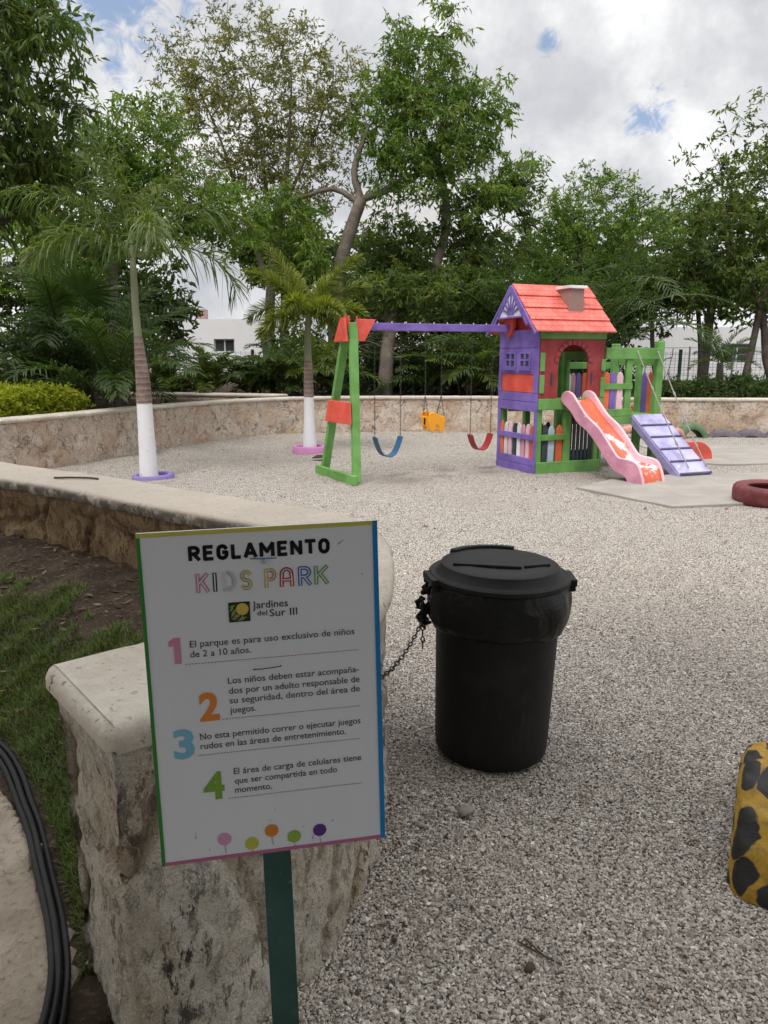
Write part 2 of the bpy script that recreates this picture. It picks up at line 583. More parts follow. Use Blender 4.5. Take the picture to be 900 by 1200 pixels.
def ringbark():
    m, t, b, o = mat('ringed palm bark')
    co = t.n('ShaderNodeTexCoord').outputs['Object']
    sp = t.n('ShaderNodeSeparateXYZ')
    t.put(sp, 0, co)
    nz = t.noise(co, 6, 4, 0.6)
    wv = t.math('SINE', t.math('ADD', t.math('MULTIPLY', sp.outputs['Z'], 85.0), t.math('MULTIPLY', nz, 5.0)))
    c = t.mix(t.step(nz, 0.35, 0.65), (0.14, 0.095, 0.08), (0.235, 0.17, 0.145))
    c = t.mix(t.math('MULTIPLY', t.step(wv, 0.55, 0.95), 0.5), c, (0.30, 0.25, 0.22))
    t.put(b, 'Base Color', c)
    t.put(b, 'Roughness', 0.85)
    t.put(b, 'Normal', t.bump(t.math('ADD', t.math('MULTIPLY', wv, 0.3), nz), 0.6, 0.012))
    return m


M['palmbrown'] = ringbark()
M['palmgreen'] = plain('green crownshaft', (0.20, 0.21, 0.13), 0.5, 0.3, 0.1, 8, 0.2)
M['dryleaf'] = leafmat('dry leaf', (0.06, 0.035, 0.02), (0.16, 0.10, 0.06), (0.28, 0.20, 0.12), trans=0.1, rough=0.8)
M['twig'] = plain('dry twig', (0.10, 0.075, 0.055), 0.9, 0.1, 0.4, 60, 0.4)
M['mango'] = leafmat('broad dark leaf', (0.028, 0.055, 0.013), (0.060, 0.105, 0.020), (0.115, 0.165, 0.030), (0.18, 0.21, 0.045))
M['fresh'] = leafmat('fresh green leaf', (0.045, 0.092, 0.014), (0.090, 0.165, 0.022), (0.150, 0.235, 0.034), (0.25, 0.31, 0.055))
M['olive'] = leafmat('olive feathery leaf', (0.065, 0.082, 0.024), (0.125, 0.140, 0.038), (0.20, 0.195, 0.050), (0.28, 0.24, 0.06))
M['deep'] = leafmat('deep green leaf', (0.026, 0.050, 0.014), (0.052, 0.090, 0.021), (0.10, 0.14, 0.034))
M['palmleaf'] = leafmat('palm leaflet', (0.032, 0.058, 0.014), (0.066, 0.108, 0.022), (0.115, 0.155, 0.032), (0.20, 0.20, 0.05))
M['foxtail'] = leafmat('foxtail palm leaflet', (0.06, 0.10, 0.018), (0.13, 0.175, 0.028), (0.21, 0.23, 0.04), (0.30, 0.28, 0.06))
M['palmdark'] = leafmat('dark palm leaflet', (0.022, 0.045, 0.014), (0.046, 0.082, 0.021), (0.085, 0.125, 0.032))
M['hedge'] = leafmat('yellow hedge leaf', (0.09, 0.16, 0.015), (0.30, 0.34, 0.025), (0.50, 0.47, 0.035))
M['grass'] = leafmat('grass blade', (0.045, 0.080, 0.014), (0.090, 0.15, 0.026), (0.15, 0.19, 0.05), (0.26, 0.23, 0.12), trans=0.2)


def gravelmat():
    m, t, b, o = mat('crushed limestone gravel')
    co = t.n('ShaderNodeTexCoord').outputs['Object']
    cell = t.n('ShaderNodeTexVoronoi', feature='F1')
    t.put(cell, 'Vector', co)
    t.put(cell, 'Scale', 110)
    sep = t.n('ShaderNodeSeparateColor')
    t.put(sep, 0, cell.outputs['Color'])
    c = t.ramp(sep.outputs[0], (0.0, (0.22, 0.185, 0.15)), (0.40, (0.55, 0.495, 0.435)), (1.0, (0.80, 0.745, 0.68)))
    c = t.mix(t.step(cell.outputs['Distance'], 0.40, 0.75), c, (0.07, 0.06, 0.05))
    wide = t.noise(co, 0.7, 4, 0.6)
    c = t.mix(t.math('MULTIPLY', t.step(wide, 0.45, 0.75), 0.28), c, (0.27, 0.225, 0.18))
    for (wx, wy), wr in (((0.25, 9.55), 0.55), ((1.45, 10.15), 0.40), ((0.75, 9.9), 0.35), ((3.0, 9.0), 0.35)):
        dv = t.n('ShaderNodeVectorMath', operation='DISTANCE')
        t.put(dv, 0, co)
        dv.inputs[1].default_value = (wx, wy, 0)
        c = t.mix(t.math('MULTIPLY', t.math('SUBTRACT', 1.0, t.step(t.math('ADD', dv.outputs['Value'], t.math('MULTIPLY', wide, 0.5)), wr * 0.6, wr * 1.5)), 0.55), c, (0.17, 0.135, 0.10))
    sp = t.noise(co, 7.0, 4, 0.75)
    c = t.mix(t.math('MULTIPLY', t.step(sp, 0.635, 0.70), 0.7), c, (0.08, 0.06, 0.045))
    t.put(b, 'Base Color', c)
    t.put(b, 'Roughness', 0.9)
    t.put(b, 'Specular IOR Level', 0.15)
    h = t.math('ADD', t.math('MULTIPLY', cell.outputs['Distance'], -0.8), t.math('MULTIPLY', t.noise(co, 25, 4, 0.6), 1.0))
    t.put(b, 'Normal', t.bump(h, 0.9, 0.012))
    return m


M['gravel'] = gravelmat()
m, t, b, o = mat('limestone chip')
at = t.n('ShaderNodeAttribute', attribute_name='rnd')
t.put(b, 'Base Color', t.ramp(at.outputs['Fac'], (0.0, (0.13, 0.10, 0.08)), (0.30, (0.42, 0.365, 0.315)), (0.6, (0.60, 0.54, 0.48)), (1.0, (0.84, 0.79, 0.72))))
t.put(b, 'Roughness', 0.9)
t.put(b, 'Specular IOR Level', 0.15)
M['chip'] = m


def soilmat(name, c1, c2, c3):
    m, t, b, o = mat(name)
    co = t.n('ShaderNodeTexCoord').outputs['Object']
    n1 = t.noise(co, 4, 6, 0.65)
    n2 = t.noise(co, 45, 5, 0.7)
    c = t.mix(t.step(n1, 0.35, 0.65), c1, c2)
    c = t.mix(t.step(n2, 0.5, 0.7), c, c3)
    t.put(b, 'Base Color', c)
    t.put(b, 'Roughness', 0.95)
    t.put(b, 'Specular IOR Level', 0.1)
    t.put(b, 'Normal', t.bump(t.math('ADD', n1, t.math('MULTIPLY', n2, 0.5)), 0.9, 0.03))
    return m


M['soil'] = soilmat('dark garden soil', (0.045, 0.033, 0.024), (0.085, 0.062, 0.044), (0.15, 0.115, 0.08))
M['dirt'] = soilmat('pale sandy dirt', (0.34, 0.28, 0.215), (0.45, 0.385, 0.305), (0.24, 0.19, 0.145))
M['field'] = soilmat('distant ground', (0.10, 0.09, 0.06), (0.16, 0.13, 0.09), (0.07, 0.08, 0.04))


def spotted():
    m, t, b, o = mat('yellow paint with black spots')
    co = t.n('ShaderNodeTexCoord').outputs['Object']
    sp = t.n('ShaderNodeSeparateXYZ')
    t.put(sp, 0, co)
    ang = t.math('MULTIPLY', t.math('ARCTAN2', sp.outputs['Y'], sp.outputs['X']), 0.26)
    rad = t.math('POWER', t.math('ADD', t.math('MULTIPLY', sp.outputs['X'], sp.outputs['X']), t.math('MULTIPLY', sp.outputs['Y'], sp.outputs['Y'])), 0.5)
    cb = t.n('ShaderNodeCombineXYZ')
    t.put(cb, 0, t.math('ADD', ang, t.math('MULTIPLY', sp.outputs['Z'], 0.25)))
    t.put(cb, 1, t.math('ADD', sp.outputs['Z'], t.math('MULTIPLY', rad, 0.9)))
    nz = t.noise(co, 7, 3, 0.5, out=1)
    sc = t.n('ShaderNodeVectorMath', operation='SCALE')
    t.put(sc, 0, nz)
    t.put(sc, 'Scale', 0.11)
    wv = t.n('ShaderNodeVectorMath', operation='ADD')
    t.put(wv, 0, cb.outputs[0])
    t.put(wv, 1, sc.outputs[0])
    vn = t.n('ShaderNodeTexVoronoi', feature='F1', voronoi_dimensions='2D')
    t.put(vn, 'Vector', wv.outputs[0])
    t.put(vn, 'Scale', 8.5)
    t.put(vn, 'Randomness', 0.55)
    d = vn.outputs['Distance']
    spot = t.math('SUBTRACT', 1.0, t.step(d, 0.38, 0.43))
    wear = t.noise(co, 30, 5, 0.7)
    y = t.mix(t.step(wear, 0.4, 0.7), (0.50, 0.29, 0.020), (0.27, 0.15, 0.016))
    c = t.mix(spot, y, (0.018, 0.016, 0.015))
    t.put(b, 'Base Color', c)
    t.put(b, 'Roughness', 0.6)
    t.put(b, 'Normal', t.bump(wear, 0.4, 0.01))
    return m


M['spotted'] = spotted()
M['redtyre'] = paint('worn red tyre paint', (0.15, 0.018, 0.02), 0.6, 0.6, False, (0.10, 0.03, 0.03))
M['greentyre'] = paint('worn green tyre paint', (0.09, 0.16, 0.07), 0.7, 0.6, False, (0.10, 0.10, 0.08))
M['greytyre'] = paint('worn violet grey tyre paint', (0.095, 0.08, 0.10), 0.7, 0.7, False, (0.10, 0.09, 0.09))
M['darktyre'] = paint('worn dark grey tyre paint', (0.075, 0.07, 0.08), 0.7, 0.7, False, (0.10, 0.09, 0.09))
M['pinktyre'] = paint('worn salmon tyre paint', (0.50, 0.22, 0.17), 0.7, 0.7, False, (0.3, 0.2, 0.18))

# ------------------------------------------------------------------ the ground
def ghz(x, y):
    """gentle unevenness of the gravel yard"""
    return (0.010 * np.sin(x * 2.1 + 0.7) * np.sin(y * 1.7 + 0.3) + 0.006 * np.sin(x * 5.3 + y * 3.1) + 0.004 * np.sin(x * 9.7 - y * 8.3 + 1.0))


def sheet(name, x0, x1, y0, y1, step, hz, mats, kind='structure'):
    nx, ny = int(round((x1 - x0) / step)) + 1, int(round((y1 - y0) / step)) + 1
    X, Y = np.meshgrid(np.linspace(x0, x1, nx), np.linspace(y0, y1, ny))
    V = np.stack([X, Y, hz(X, Y)], -1).reshape(-1, 3)
    i = np.arange(nx * ny).reshape(ny, nx)
    F = np.stack([i[:-1, :-1], i[:-1, 1:], i[1:, 1:], i[1:, :-1]], -1).reshape(-1, 4)
    return tag(quads(name, V, F, mats, smooth=True), kind=kind)


gb = MB()
gb.add([(-600, -600, -0.12), (600, -600, -0.12), (600, 900, -0.12), (-600, 900, -0.12)], [(0, 1, 2, 3)])
tag(gb.build('ground', M['field']), kind='structure')
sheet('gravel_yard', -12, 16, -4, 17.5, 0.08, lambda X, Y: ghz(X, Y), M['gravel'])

# centre line of the hooked near wall, from beyond the left edge of the view to its free end
NEAR = [(-6.6, 6.7), (-4.6, 5.9), (-3.2, 5.2), (-2.48, 4.70), (-1.72, 4.21), (-1.20, 3.80), (-0.73, 3.46), (-0.33, 3.16), (-0.20, 2.83),
        (-0.175, 2.50), (-0.192, 2.17), (-0.285, 1.87), (-0.45, 1.625), (-0.657, 1.452)]


def side_of(X, Y, line):
    """signed distance to a polyline: + on its left, - on its right"""
    best = np.full(X.shape, 1e9)
    sg = np.zeros(X.shape)
    for (ax, ay), (bx, by) in zip(line[:-1], line[1:]):
        dx, dy = bx - ax, by - ay
        L2 = dx * dx + dy * dy
        u = np.clip(((X - ax) * dx + (Y - ay) * dy) / L2, 0, 1)
        d = np.hypot(X - ax - u * dx, Y - ay - u * dy)
        s_ = np.sign(dx * (Y - ay) - dy * (X - ax))
        m_ = d < best - 1e-9
        best = np.where(m_, d, best)
        sg = np.where(m_, s_, sg)
    return best * sg


EXT = NEAR + [(-0.70, 0.9), (-0.72, -4.0)]


def soil_hz(X, Y):
    d = side_of(X, Y, EXT)                     # planter lies on the right hand of the line (negative)
    a = -((X + 0.5) * -0.57 + (Y - 3.13) * -0.82) * -1.0
    k = np.clip((a - 0.05) / 1.45, 0, 1)
    k = 1 - k * k * (3 - 2 * k)
    h = 0.03 + 0.49 * k
    rough = 0.012 * np.sin(X * 11 + Y * 7) + 0.010 * np.sin(X * 23 - Y * 19 + 2) + 0.02 * np.sin(X * 3.1 + 1) * np.sin(Y * 4.3)
    h = h + rough * np.clip(k + 0.25, 0, 1)
    return np.where(d < 0, h, -0.10)


sheet('planter_soil', -7.0, 0.1, -4.0, 7.0, 0.045, soil_hz, M['soil'])
# the sandy path in front of the hoses
HOSE = [(-2.4, 2.86), (-1.90, 2.72), (-1.42, 2.47), (-1.16, 2.16), (-0.985, 1.89), (-0.86, 1.68), (-0.78, 1.50), (-0.74, 1.3), (-0.735, 1.0)]


def dirt_hz(X, Y):
    d = side_of(X, Y, HOSE + [(-0.73, -4.0)])
    edge = 0.03 * np.sin(X * 9) + 0.02 * np.sin(Y * 17 + X * 5)
    base = soil_hz(X, Y)
    top = np.maximum(base, 0.02) + 0.028 + 0.006 * np.sin(X * 13 + Y * 9) + 0.004 * np.sin(X * 31 - Y * 27)
    return np.where(d + edge < 0.0, top, base - 0.05)


sheet('dirt_path', -4.5, -0.60, -3.0, 3.0, 0.03, dirt_hz, M['dirt'])


# ------------------------------------------------------------------ stone walls
def resample(P, step):
    P = [Vector((p[0], p[1], 0)) for p in P]
    return catmull(P, step)


def contour(P, hw, end_pts, start_pts=0):
    """closed outline round a centre line: left side, squared far end, right side"""
    n = len(P)
    T = [(P[min(i + 1, n - 1)] - P[max(i - 1, 0)]).normalized() for i in range(n)]
    N = [Vector((-t_.y, t_.x, 0)) for t_ in T]
    return [P[i] + N[i] * hw for i in range(n)], [P[i] - N[i] * hw for i in range(n)], T, N


def stone_disp(p, sc, groove, lump, rough):
    q = Vector((p.x * sc, p.y * sc, p.z * sc * 0.8)) + noise.noise_vector(p * 2.5) * 0.35
    dist, pts = noise.voronoi(q)
    e = dist[1] - dist[0]
    g = min(1.0, e / 0.085)
    g = g * g * (3 - 2 * g)
    cell = noise.noise(pts[0] * 3.7)
    tilt = (q - pts[0]).dot(noise.noise_vector(pts[0] * 5.1)) * 0.05
    chip = abs(noise.noise(p * 6.5)) + 0.5 * abs(noise.noise(p * 14.0))
    return -groove * (1 - g) + lump * cell + tilt + rough * noise.fractal(p * 11, 0.8, 2.2, 5) - rough * 1.1 * chip, 1 - g


def stone_wall(name, label, line, width, z0, zt, cop_h, step, sc=3.0, groove=0.012, lump=0.014, rough=0.012, over=0.03, batter=0.0, mats=('stone', 'coping'), group=None, fill=0.0):
    root = empty(name, (line[-1][0], line[-1][1], 0), label=label, cat='wall', group=group)
    off = Vector((line[-1][0], line[-1][1], 0))
    P = resample(line, step)
    Lf, Rt, T, N = contour(P, width / 2 - over, 0)
    nseg = max(2, int(width / step))
    Lf[-1] = Lf[-1] - T[-1] * over
    Rt[-1] = Rt[-1] - T[-1] * over
    end = [Lf[-1].lerp(Rt[-1], k / nseg) for k in range(1, nseg)]
    loop = Lf + end + Rt[::-1]
    nn = len(loop)
    nor = []
    for i in range(nn):
        a, b = loop[max(i - 1, 0)], loop[min(i + 1, nn - 1)]
        d = (b - a).normalized()
        nor.append(Vector((-d.y, d.x, 0)))
    nz = max(2, int((zt - cop_h - z0) / step))
    vs, joint = [], []
    for k in range(nz + 1):
        z = z0 + (zt - cop_h + 0.004 - z0) * k / nz
        for i in range(nn):
            p = Vector((loop[i].x, loop[i].y, z))
            d, jn = stone_disp(p, sc, groove, lump, rough)
            joint.append(jn)
            kt = min(1.0, max(0.0, (zt - cop_h - 0.01 - z) / 0.14))
            kt = kt * kt * (3 - 2 * kt)
            d = max(d + fill, -0.03)
            vs.append(p + nor[i] * ((d - 0.012 * (over > 0.021)) * kt + 0.010 * (1 - kt) * (over > 0.021) + (batter * min(1.0, max(0.0, (2.05 - p.y) / 0.4)) if i < len(Lf) else 0.0) * (1 - (z - z0) / (zt - z0))) - off)
    fs = [(k * nn + i, k * nn + i + 1, (k + 1) * nn + i + 1, (k + 1) * nn + i)[::-1] for k in range(nz) for i in range(nn - 1)]
    b = MB()
    b.add(vs, fs)
    if len(mats) > 2:
        nl = len(Lf)
        b.m = [1 if i > nl + nseg + 2 else 0 for k in range(nz) for i in range(nn - 1)]
        wb = b.build('wall_body', [M[mats[0]], M[mats[2]]], root, smooth=True)
    else:
        wb = b.build('wall_body', M[mats[0]], root, smooth=True)
    wb.data.attributes.new('joint', 'FLOAT', 'POINT').data.foreach_set('value', joint)
    # coping: a stack of contour rings with a rounded nose
    prof = [(-0.06, 0.0), (0.0, 0.0), (0.006, 0.012), (0.008, cop_h * 0.55), (0.002, cop_h * 0.8), (-0.012, cop_h * 0.95), (-0.034, cop_h)]
    hw = width / 2
    vs, fs = [], []
    n = len(P)
    for o_, dz in prof:
        ex = o_
        tip = P[-1] + T[-1] * ex
        ring = []
        for i in range(n - 1):
            ring.append(P[i] + N[i] * (hw + o_))
        cr = 0.03
        ring.append(tip + N[-1] * (hw + o_ - cr * 0.3) - T[-1] * 0.3 * cr)
        ring.append(tip + N[-1] * (hw + o_ - cr))
        ring.append(tip - N[-1] * (hw + o_ - cr))
        ring.append(tip - N[-1] * (hw + o_ - cr * 0.3) - T[-1] * 0.3 * cr)
        for i in range(n - 2, -1, -1):
            ring.append(P[i] - N[i] * (hw + o_))
        for p in ring:
            q = Vector((p.x, p.y, zt - cop_h + dz))
            w_ = noise.noise(q * 7) * 0.006 + noise.noise(q * 23) * 0.002
            vs.append(q + Vector((w_, w_ * 0.6, w_ * 0.7)) - off)
    m_ = len(vs) // len(prof)
    for k in range(len(prof) - 1):
        fs += [(k * m_ + i, k * m_ + i + 1, (k + 1) * m_ + i + 1, (k + 1) * m_ + i)[::-1] for i in range(m_ - 1)]
    base = (len(prof) - 1) * m_
    for i in range(m_ // 2 - 1):
        fs.append((base + i, base + i + 1, base + m_ - 2 - i, base + m_ - 1 - i)[::-1])
    b = MB()
    b.add(vs, fs)
    b.build('coping', M[mats[1]], root, smooth=True, auto=50)
    return root


stone_wall('stone_wall', 'low curved limestone wall with a rounded coping, its free end standing right behind the sign', NEAR, 0.405, -0.06, 0.86, 0.064, 0.016,
           sc=2.5, groove=0.042, lump=0.012, rough=0.012, batter=0.05, mats=('stone', 'nearcoping', 'stonebrown'), fill=0.006, over=0.022)
FAR = [(-9.5, 4.6), (-7.6, 6.6), (-6.2, 8.3), (-4.95, 10.6), (-3.98, 13.15), (-2.80, 15.05), (-1.55, 16.02), (0.4, 16.22), (2.4, 16.15), (6.1, 15.45), (9.0, 15.36), (13.0, 15.4)]
stone_wall('stone_wall', 'long low limestone wall that curves round the back of the gravel playground', FAR, 0.36, -0.05, 0.76, 0.06, 0.07,
           sc=2.6, groove=0.012, lump=0.012, rough=0.012, over=0.02, mats=('farstone', 'coping'))
stone_wall('stone_wall', 'short low wall top running back at an angle from the far wall towards the palms', [(-10.5, 17.9), (-7.0, 17.5), (-4.6, 17.0), (-2.6, 16.35), (-2.25, 16.15)], 0.5, 0.3, 0.80, 0.06, 0.1,
           sc=2.6, groove=0.01, lump=0.01, rough=0.01, over=0.02, mats=('farstone', 'coping'))

# raised ground behind the far wall, out to the houses
g = MB()
pf = resample(FAR, 0.5)
ring = [(p.x, p.y, 0.66) for p in pf] + [(70, 15.4, 0.66), (160, 60, 0.66), (160, 220, 0.66), (-160, 220, 0.66), (-160, 4.6, 0.66)]
g.add(ring, [tuple(range(len(ring)))])
tag(g.build('garden_soil', M['soil']), kind='structure')

# concrete slabs under the slide and ramp
def slab(name, pts, z0, z1):
    b = MB()
    P = []
    for i in range(len(pts)):
        a, c = Vector((*pts[i], 0)), Vector((*pts[(i + 1) % len(pts)], 0))
        n = max(1, int((c - a).length / 0.15))
        for k in range(n):
            p = a.lerp(c, k / n)
            P.append((p.x + 0.012 * noise.noise(p * 5), p.y + 0.012 * noise.noise(p * 5 + Vector((9, 0, 0)))))
    b.prism(P, (0, 0, z0), (1, 0, 0), (0, 1, 0), (0, 0, z1 - z0))
    return tag(b.build(name, M['concrete'], bevel=0.006), kind='structure')


slab('pavement', [(2.32, 8.82), (3.03, 7.63), (4.15, 7.86), (6.2, 8.5), (6.0, 9.9), (4.3, 10.0), (2.95, 9.45)], -0.05, 0.034)
slab('pavement', [(4.60, 11.2), (4.92, 10.86), (6.4, 11.0), (9.5, 11.3), (9.5, 13.4), (4.6, 13.3)], -0.05, 0.028)

# ------------------------------------------------------------------ rules sign
SG = empty('rules_sign', (-0.1943, 1.1886, 0.0), label='white notice board of playground rules on a green post before the stone wall', cat='sign')
Rm = Matrix.Rotation(R(10.4511), 4, 'Z') @ Matrix.Rotation(R(-2.3876), 4, 'X') @ Matrix.Rotation(R(-0.9429), 4, 'Y')
Bm = Matrix.Translation(Vector((-0.2014, 1.2, 0.970)) - Vector(SG.location)) @ Rm


def onsign(o):
    o.matrix_local = Bm
    return o


def flat(name, c, rough=0.4):
    return plain(name, c, rough, 0.3, 0.0, 160, 0.10)


b = MB()
b.box(-0.2007, 0.2002, 0.0, 0.006, -0.2951, 0.3042)
BOARD = onsign(b.build('board', M['board'], SG, bevel=0.001))
b = MB()
b.box(-0.025, 0.0254, 0.0075, 0.0575, -1.05, 0.22)
b.box(-0.0245, 0.0249, 0.0065, 0.0075, -0.60, 0.20)
onsign(b.build('post', M['postgreen'], SG, bevel=0.003))
for nm, c, (x0, x1, z0, z1) in (('top', (0.55, 0.50, 0.10), (-0.2004, 0.195, 0.2965, 0.3040)), ('left', (0.035, 0.22, 0.04), (-0.2005, -0.1945, -0.2948, 0.2965)),
                               ('right', (0.01, 0.20, 0.50), (0.1915, 0.2, -0.2948, 0.3040)), ('bottom', (0.45, 0.14, 0.26), (-0.1945, 0.1915, -0.2949, -0.2885))):
    b = MB()
    b.box(x0, x1, -0.0012, -0.0002, z0, z1)
    onsign(b.build('border_stripe', flat('border ' + nm, c), SG))


def text_mesh(body, x0, x1, zb, cap=None, bold=0.0, shear=0.0):
    """flat lettering from x0 to x1 with its baseline at zb (board coordinates)"""
    fc = bpy.data.curves.new('t', 'FONT')
    fc.body = body
    fc.size = 1.0
    fc.offset = bold
    fc.shear = shear
    fc.resolution_u = 3
    fo = bpy.data.objects.new('t', fc)
    COL.objects.link(fo)
    bpy.context.view_layer.update()
    me = bpy.data.meshes.new_from_object(fo.evaluated_get(bpy.context.evaluated_depsgraph_get()))
    bpy.data.objects.remove(fo)
    V = [v.co.copy() for v in me.vertices]
    F = [tuple(p.vertices) for p in me.polygons]
    bpy.data.meshes.remove(me)
    xa, xb = min(v.x for v in V), max(v.x for v in V)
    sx = (x1 - x0) / (xb - xa)
    sz = sx if cap is None else cap / 0.70
    return [(x0 + (v.x - xa) * sx, 0.0, zb + v.y * sz) for v in V], F


def lettering(name, lines, m_, y=-0.0007):
    b = MB()
    for L in lines:
        V, F = text_mesh(*L[:4], **(L[4] if len(L) > 4 else {}))
        b.add([(p[0], y, p[2]) for p in V], F)
    return onsign(b.build(name, m_, SG))


INK = flat('black ink', (0.012, 0.012, 0.014))
GREY = flat('grey ink', (0.05, 0.05, 0.055))
tx = dict(cap=0.0118, bold=0.004)
lettering('rule_text', [("El parque es para uso exclusivo de niños", -0.1268, 0.1545, 0.1032, tx), ("de 2 a 10 años.", -0.1275, -0.0261, 0.0854, tx)], GREY)
lettering('rule_text', [("Los niños deben estar acompaña-", -0.0677, 0.1604, 0.0325, tx), ("dos por un adulto responsable de", -0.0671, 0.1610, 0.0140, tx),
                        ("su seguridad, dentro del área de", -0.0670, 0.1611, -0.0037, tx), ("juegos.", -0.0669, -0.0228, -0.0212, tx)], GREY)
lettering('rule_text', [("No esta permitido correr o ejecutar juegos", -0.1208, 0.1604, -0.0645, tx), ("rudos en las áreas de entretenimiento.", -0.1209, 0.1335, -0.0822, tx)], GREY)
lettering('rule_text', [("El área de carga de celulares tiene", -0.0673, 0.1596, -0.1355, tx), ("que ser compartida en todo", -0.0666, 0.1148, -0.1537, tx),
                        ("momento.", -0.0671, -0.0027, -0.1711, tx)], GREY)
for ch, x0, x1, z0, z1, c in (("1", -0.1615, -0.1424, 0.0761, 0.1223, (0.62, 0.25, 0.40)), ("2", -0.1184, -0.0850, -0.0291, 0.0187, (0.72, 0.24, 0.05)),
                              ("3", -0.1655, -0.1310, -0.0939, -0.0440, (0.20, 0.48, 0.66)), ("4", -0.1206, -0.0847, -0.1764, -0.1290, (0.20, 0.36, 0.05))):
    b = MB()
    if ch == "1":
        b.add([(q[0], -0.0008, q[1]) for q in ((-0.1535, z0), (-0.1424, z0), (-0.1424, z1), (-0.1525, z1), (-0.1615, z1 - 0.006), (-0.1615, z1 - 0.015), (-0.1535, z1 - 0.0145))], [tuple(range(7))])
    else:
        V, F = text_mesh(ch, x0, x1, z0, cap=z1 - z0, bold=0.04)
        b.add([(p[0], -0.0008, p[2]) for p in V], F)
    onsign(b.build('rule_number', flat('digit ' + ch, c), SG))
for x0, x1, z, c in ((-0.1362, 0.1628, 0.0738, (0.45, 0.16, 0.25)), (-0.0807, 0.1626, -0.0311, (0.45, 0.20, 0.20)), (-0.1243, 0.1590, -0.0934, (0.22, 0.24, 0.28)), (-0.0793, 0.1624, -0.1802, (0.22, 0.24, 0.22))):
    b = MB()
    n = int((x1 - x0) / 0.0052)
    for k in range(n):
        xa = x0 + (x1 - x0) * k / n
        b.box(xa, xa + 0.0032, -0.0009, -0.0003, z - 0.0006, z + 0.0006)
    onsign(b.build('dashed_line', flat('dash', c), SG))

# KIDS PARK in hollow double-lined letters
def stroke(b, pts, wd, y):
    P = [Vector((p[0], 0, p[1])) for p in pts]
    for a, c in zip(P[:-1], P[1:]):
        d = (c - a).normalized() * wd * 0.28
        n = Vector((-(c - a).z, 0, (c - a).x)).normalized() * wd / 2
        b.add([(q.x, y, q.z) for q in (a - d - n, c + d - n, c + d + n, a - d + n)], [(0, 1, 2, 3)])


def arc(cx, cz, rx, rz, a0, a1, n=9):
    return [(cx + rx * math.cos(R(a0 + (a1 - a0) * k / n)), cz + rz * math.sin(R(a0 + (a1 - a0) * k / n))) for k in range(n + 1)]


GL = {'K': [[(0.1, 0), (0.1, 1)], [(0.9, 1), (0.15, 0.45)], [(0.4, 0.6), (0.9, 0)]],
      'I': [[(0.5, 0), (0.5, 1)]],
      'D': [[(0.12, 0), (0.12, 1)] + arc(0.45, 0.5, 0.45, 0.5, 90, -90) + [(0.12, 0)]],
      'S': [arc(0.5, 0.75, 0.38, 0.25, 20, 270, 10) + arc(0.5, 0.25, 0.38, 0.25, 90, -160, 10)],
      'P': [[(0.12, 0), (0.12, 1)] + arc(0.5, 0.72, 0.38, 0.28, 90, -90) + [(0.12, 0.44)]],
      'A': [[(0.08, 0), (0.12, 0.7)] + arc(0.5, 0.7, 0.38, 0.3, 180, 0) + [(0.92, 0)], [(0.12, 0.36), (0.88, 0.36)]],
      'R': [[(0.12, 0), (0.12, 1)] + arc(0.5, 0.74, 0.38, 0.26, 90, -90) + [(0.12, 0.48)], [(0.45, 0.48), (0.92, 0)]]}
WHITE = flat('white inline', (0.66, 0.67, 0.72))
for ch, x0, x1, c in (('K', -0.1107, -0.0875, (0.62, 0.22, 0.36)), ('I', -0.0832, -0.0748, (0.03, 0.025, 0.06)), ('D', -0.0684, -0.0430, (0.66, 0.69, 0.755)),
                      ('S', -0.0379, -0.0163, (0.72, 0.60, 0.16)), ('P', 0.0021, 0.0244, (0.72, 0.50, 0.12)), ('A', 0.0282, 0.0535, (0.60, 0.03, 0.03)),
                      ('R', 0.0590, 0.0839, (0.05, 0.16, 0.50)), ('K', 0.0867, 0.1140, (0.13, 0.32, 0.06))):
    b = MB()
    for k, st in enumerate(GL[ch]):
        pts = [(x0 + 0.002 + (x1 - x0 - 0.004) * p[0], 0.1995 + 0.029 * p[1]) for p in st]
        stroke(b, pts, 0.0068, -0.0008)
    LT = onsign(b.build('title_letter', flat('letter colour', c), SG))
    b = MB()
    for st in GL[ch]:
        pts = [(x0 + 0.002 + (x1 - x0 - 0.004) * p[0], 0.1995 + 0.029 * p[1]) for p in st]
        stroke(b, pts, 0.0022, -0.0012)
    b.build('inner_line', WHITE, LT)
# the black heading
HL = dict(GL)
HL['E'] = [[(0.9, 0), (0.12, 0), (0.12, 1), (0.9, 1)], [(0.12, 0.52), (0.8, 0.52)]]
HL['G'] = [arc(0.5, 0.66, 0.38, 0.34, 25, 180, 8) + arc(0.5, 0.34, 0.38, 0.34, 180, 360, 9) + [(0.88, 0.48), (0.58, 0.48)]]
HL['L'] = [[(0.12, 1), (0.12, 0), (0.88, 0)]]
HL['A'] = [[(0.06, 0), (0.46, 1), (0.54, 1), (0.94, 0)], [(0.22, 0.28), (0.78, 0.28)]]
HL['M'] = [[(0.08, 0), (0.08, 1), (0.5, 0.32), (0.92, 1), (0.92, 0)]]
HL['N'] = [[(0.1, 0), (0.1, 1), (0.9, 0), (0.9, 1)]]
HL['T'] = [[(0.5, 0), (0.5, 1)], [(0.04, 1), (0.96, 1)]]
HL['O'] = [arc(0.5, 0.64, 0.38, 0.36, 0, 180, 8) + arc(0.5, 0.36, 0.38, 0.36, 180, 360, 8) + [(0.88, 0.64)]]
b = MB()
xh = -0.1219
ws = {'R': 1.05, 'E': 0.96, 'G': 1.05, 'L': 0.92, 'A': 1.12, 'M': 1.30, 'N': 1.08, 'T': 1.0, 'O': 1.05}
unit_w = 0.2406 / sum(ws[c] for c in "REGLAMENTO")
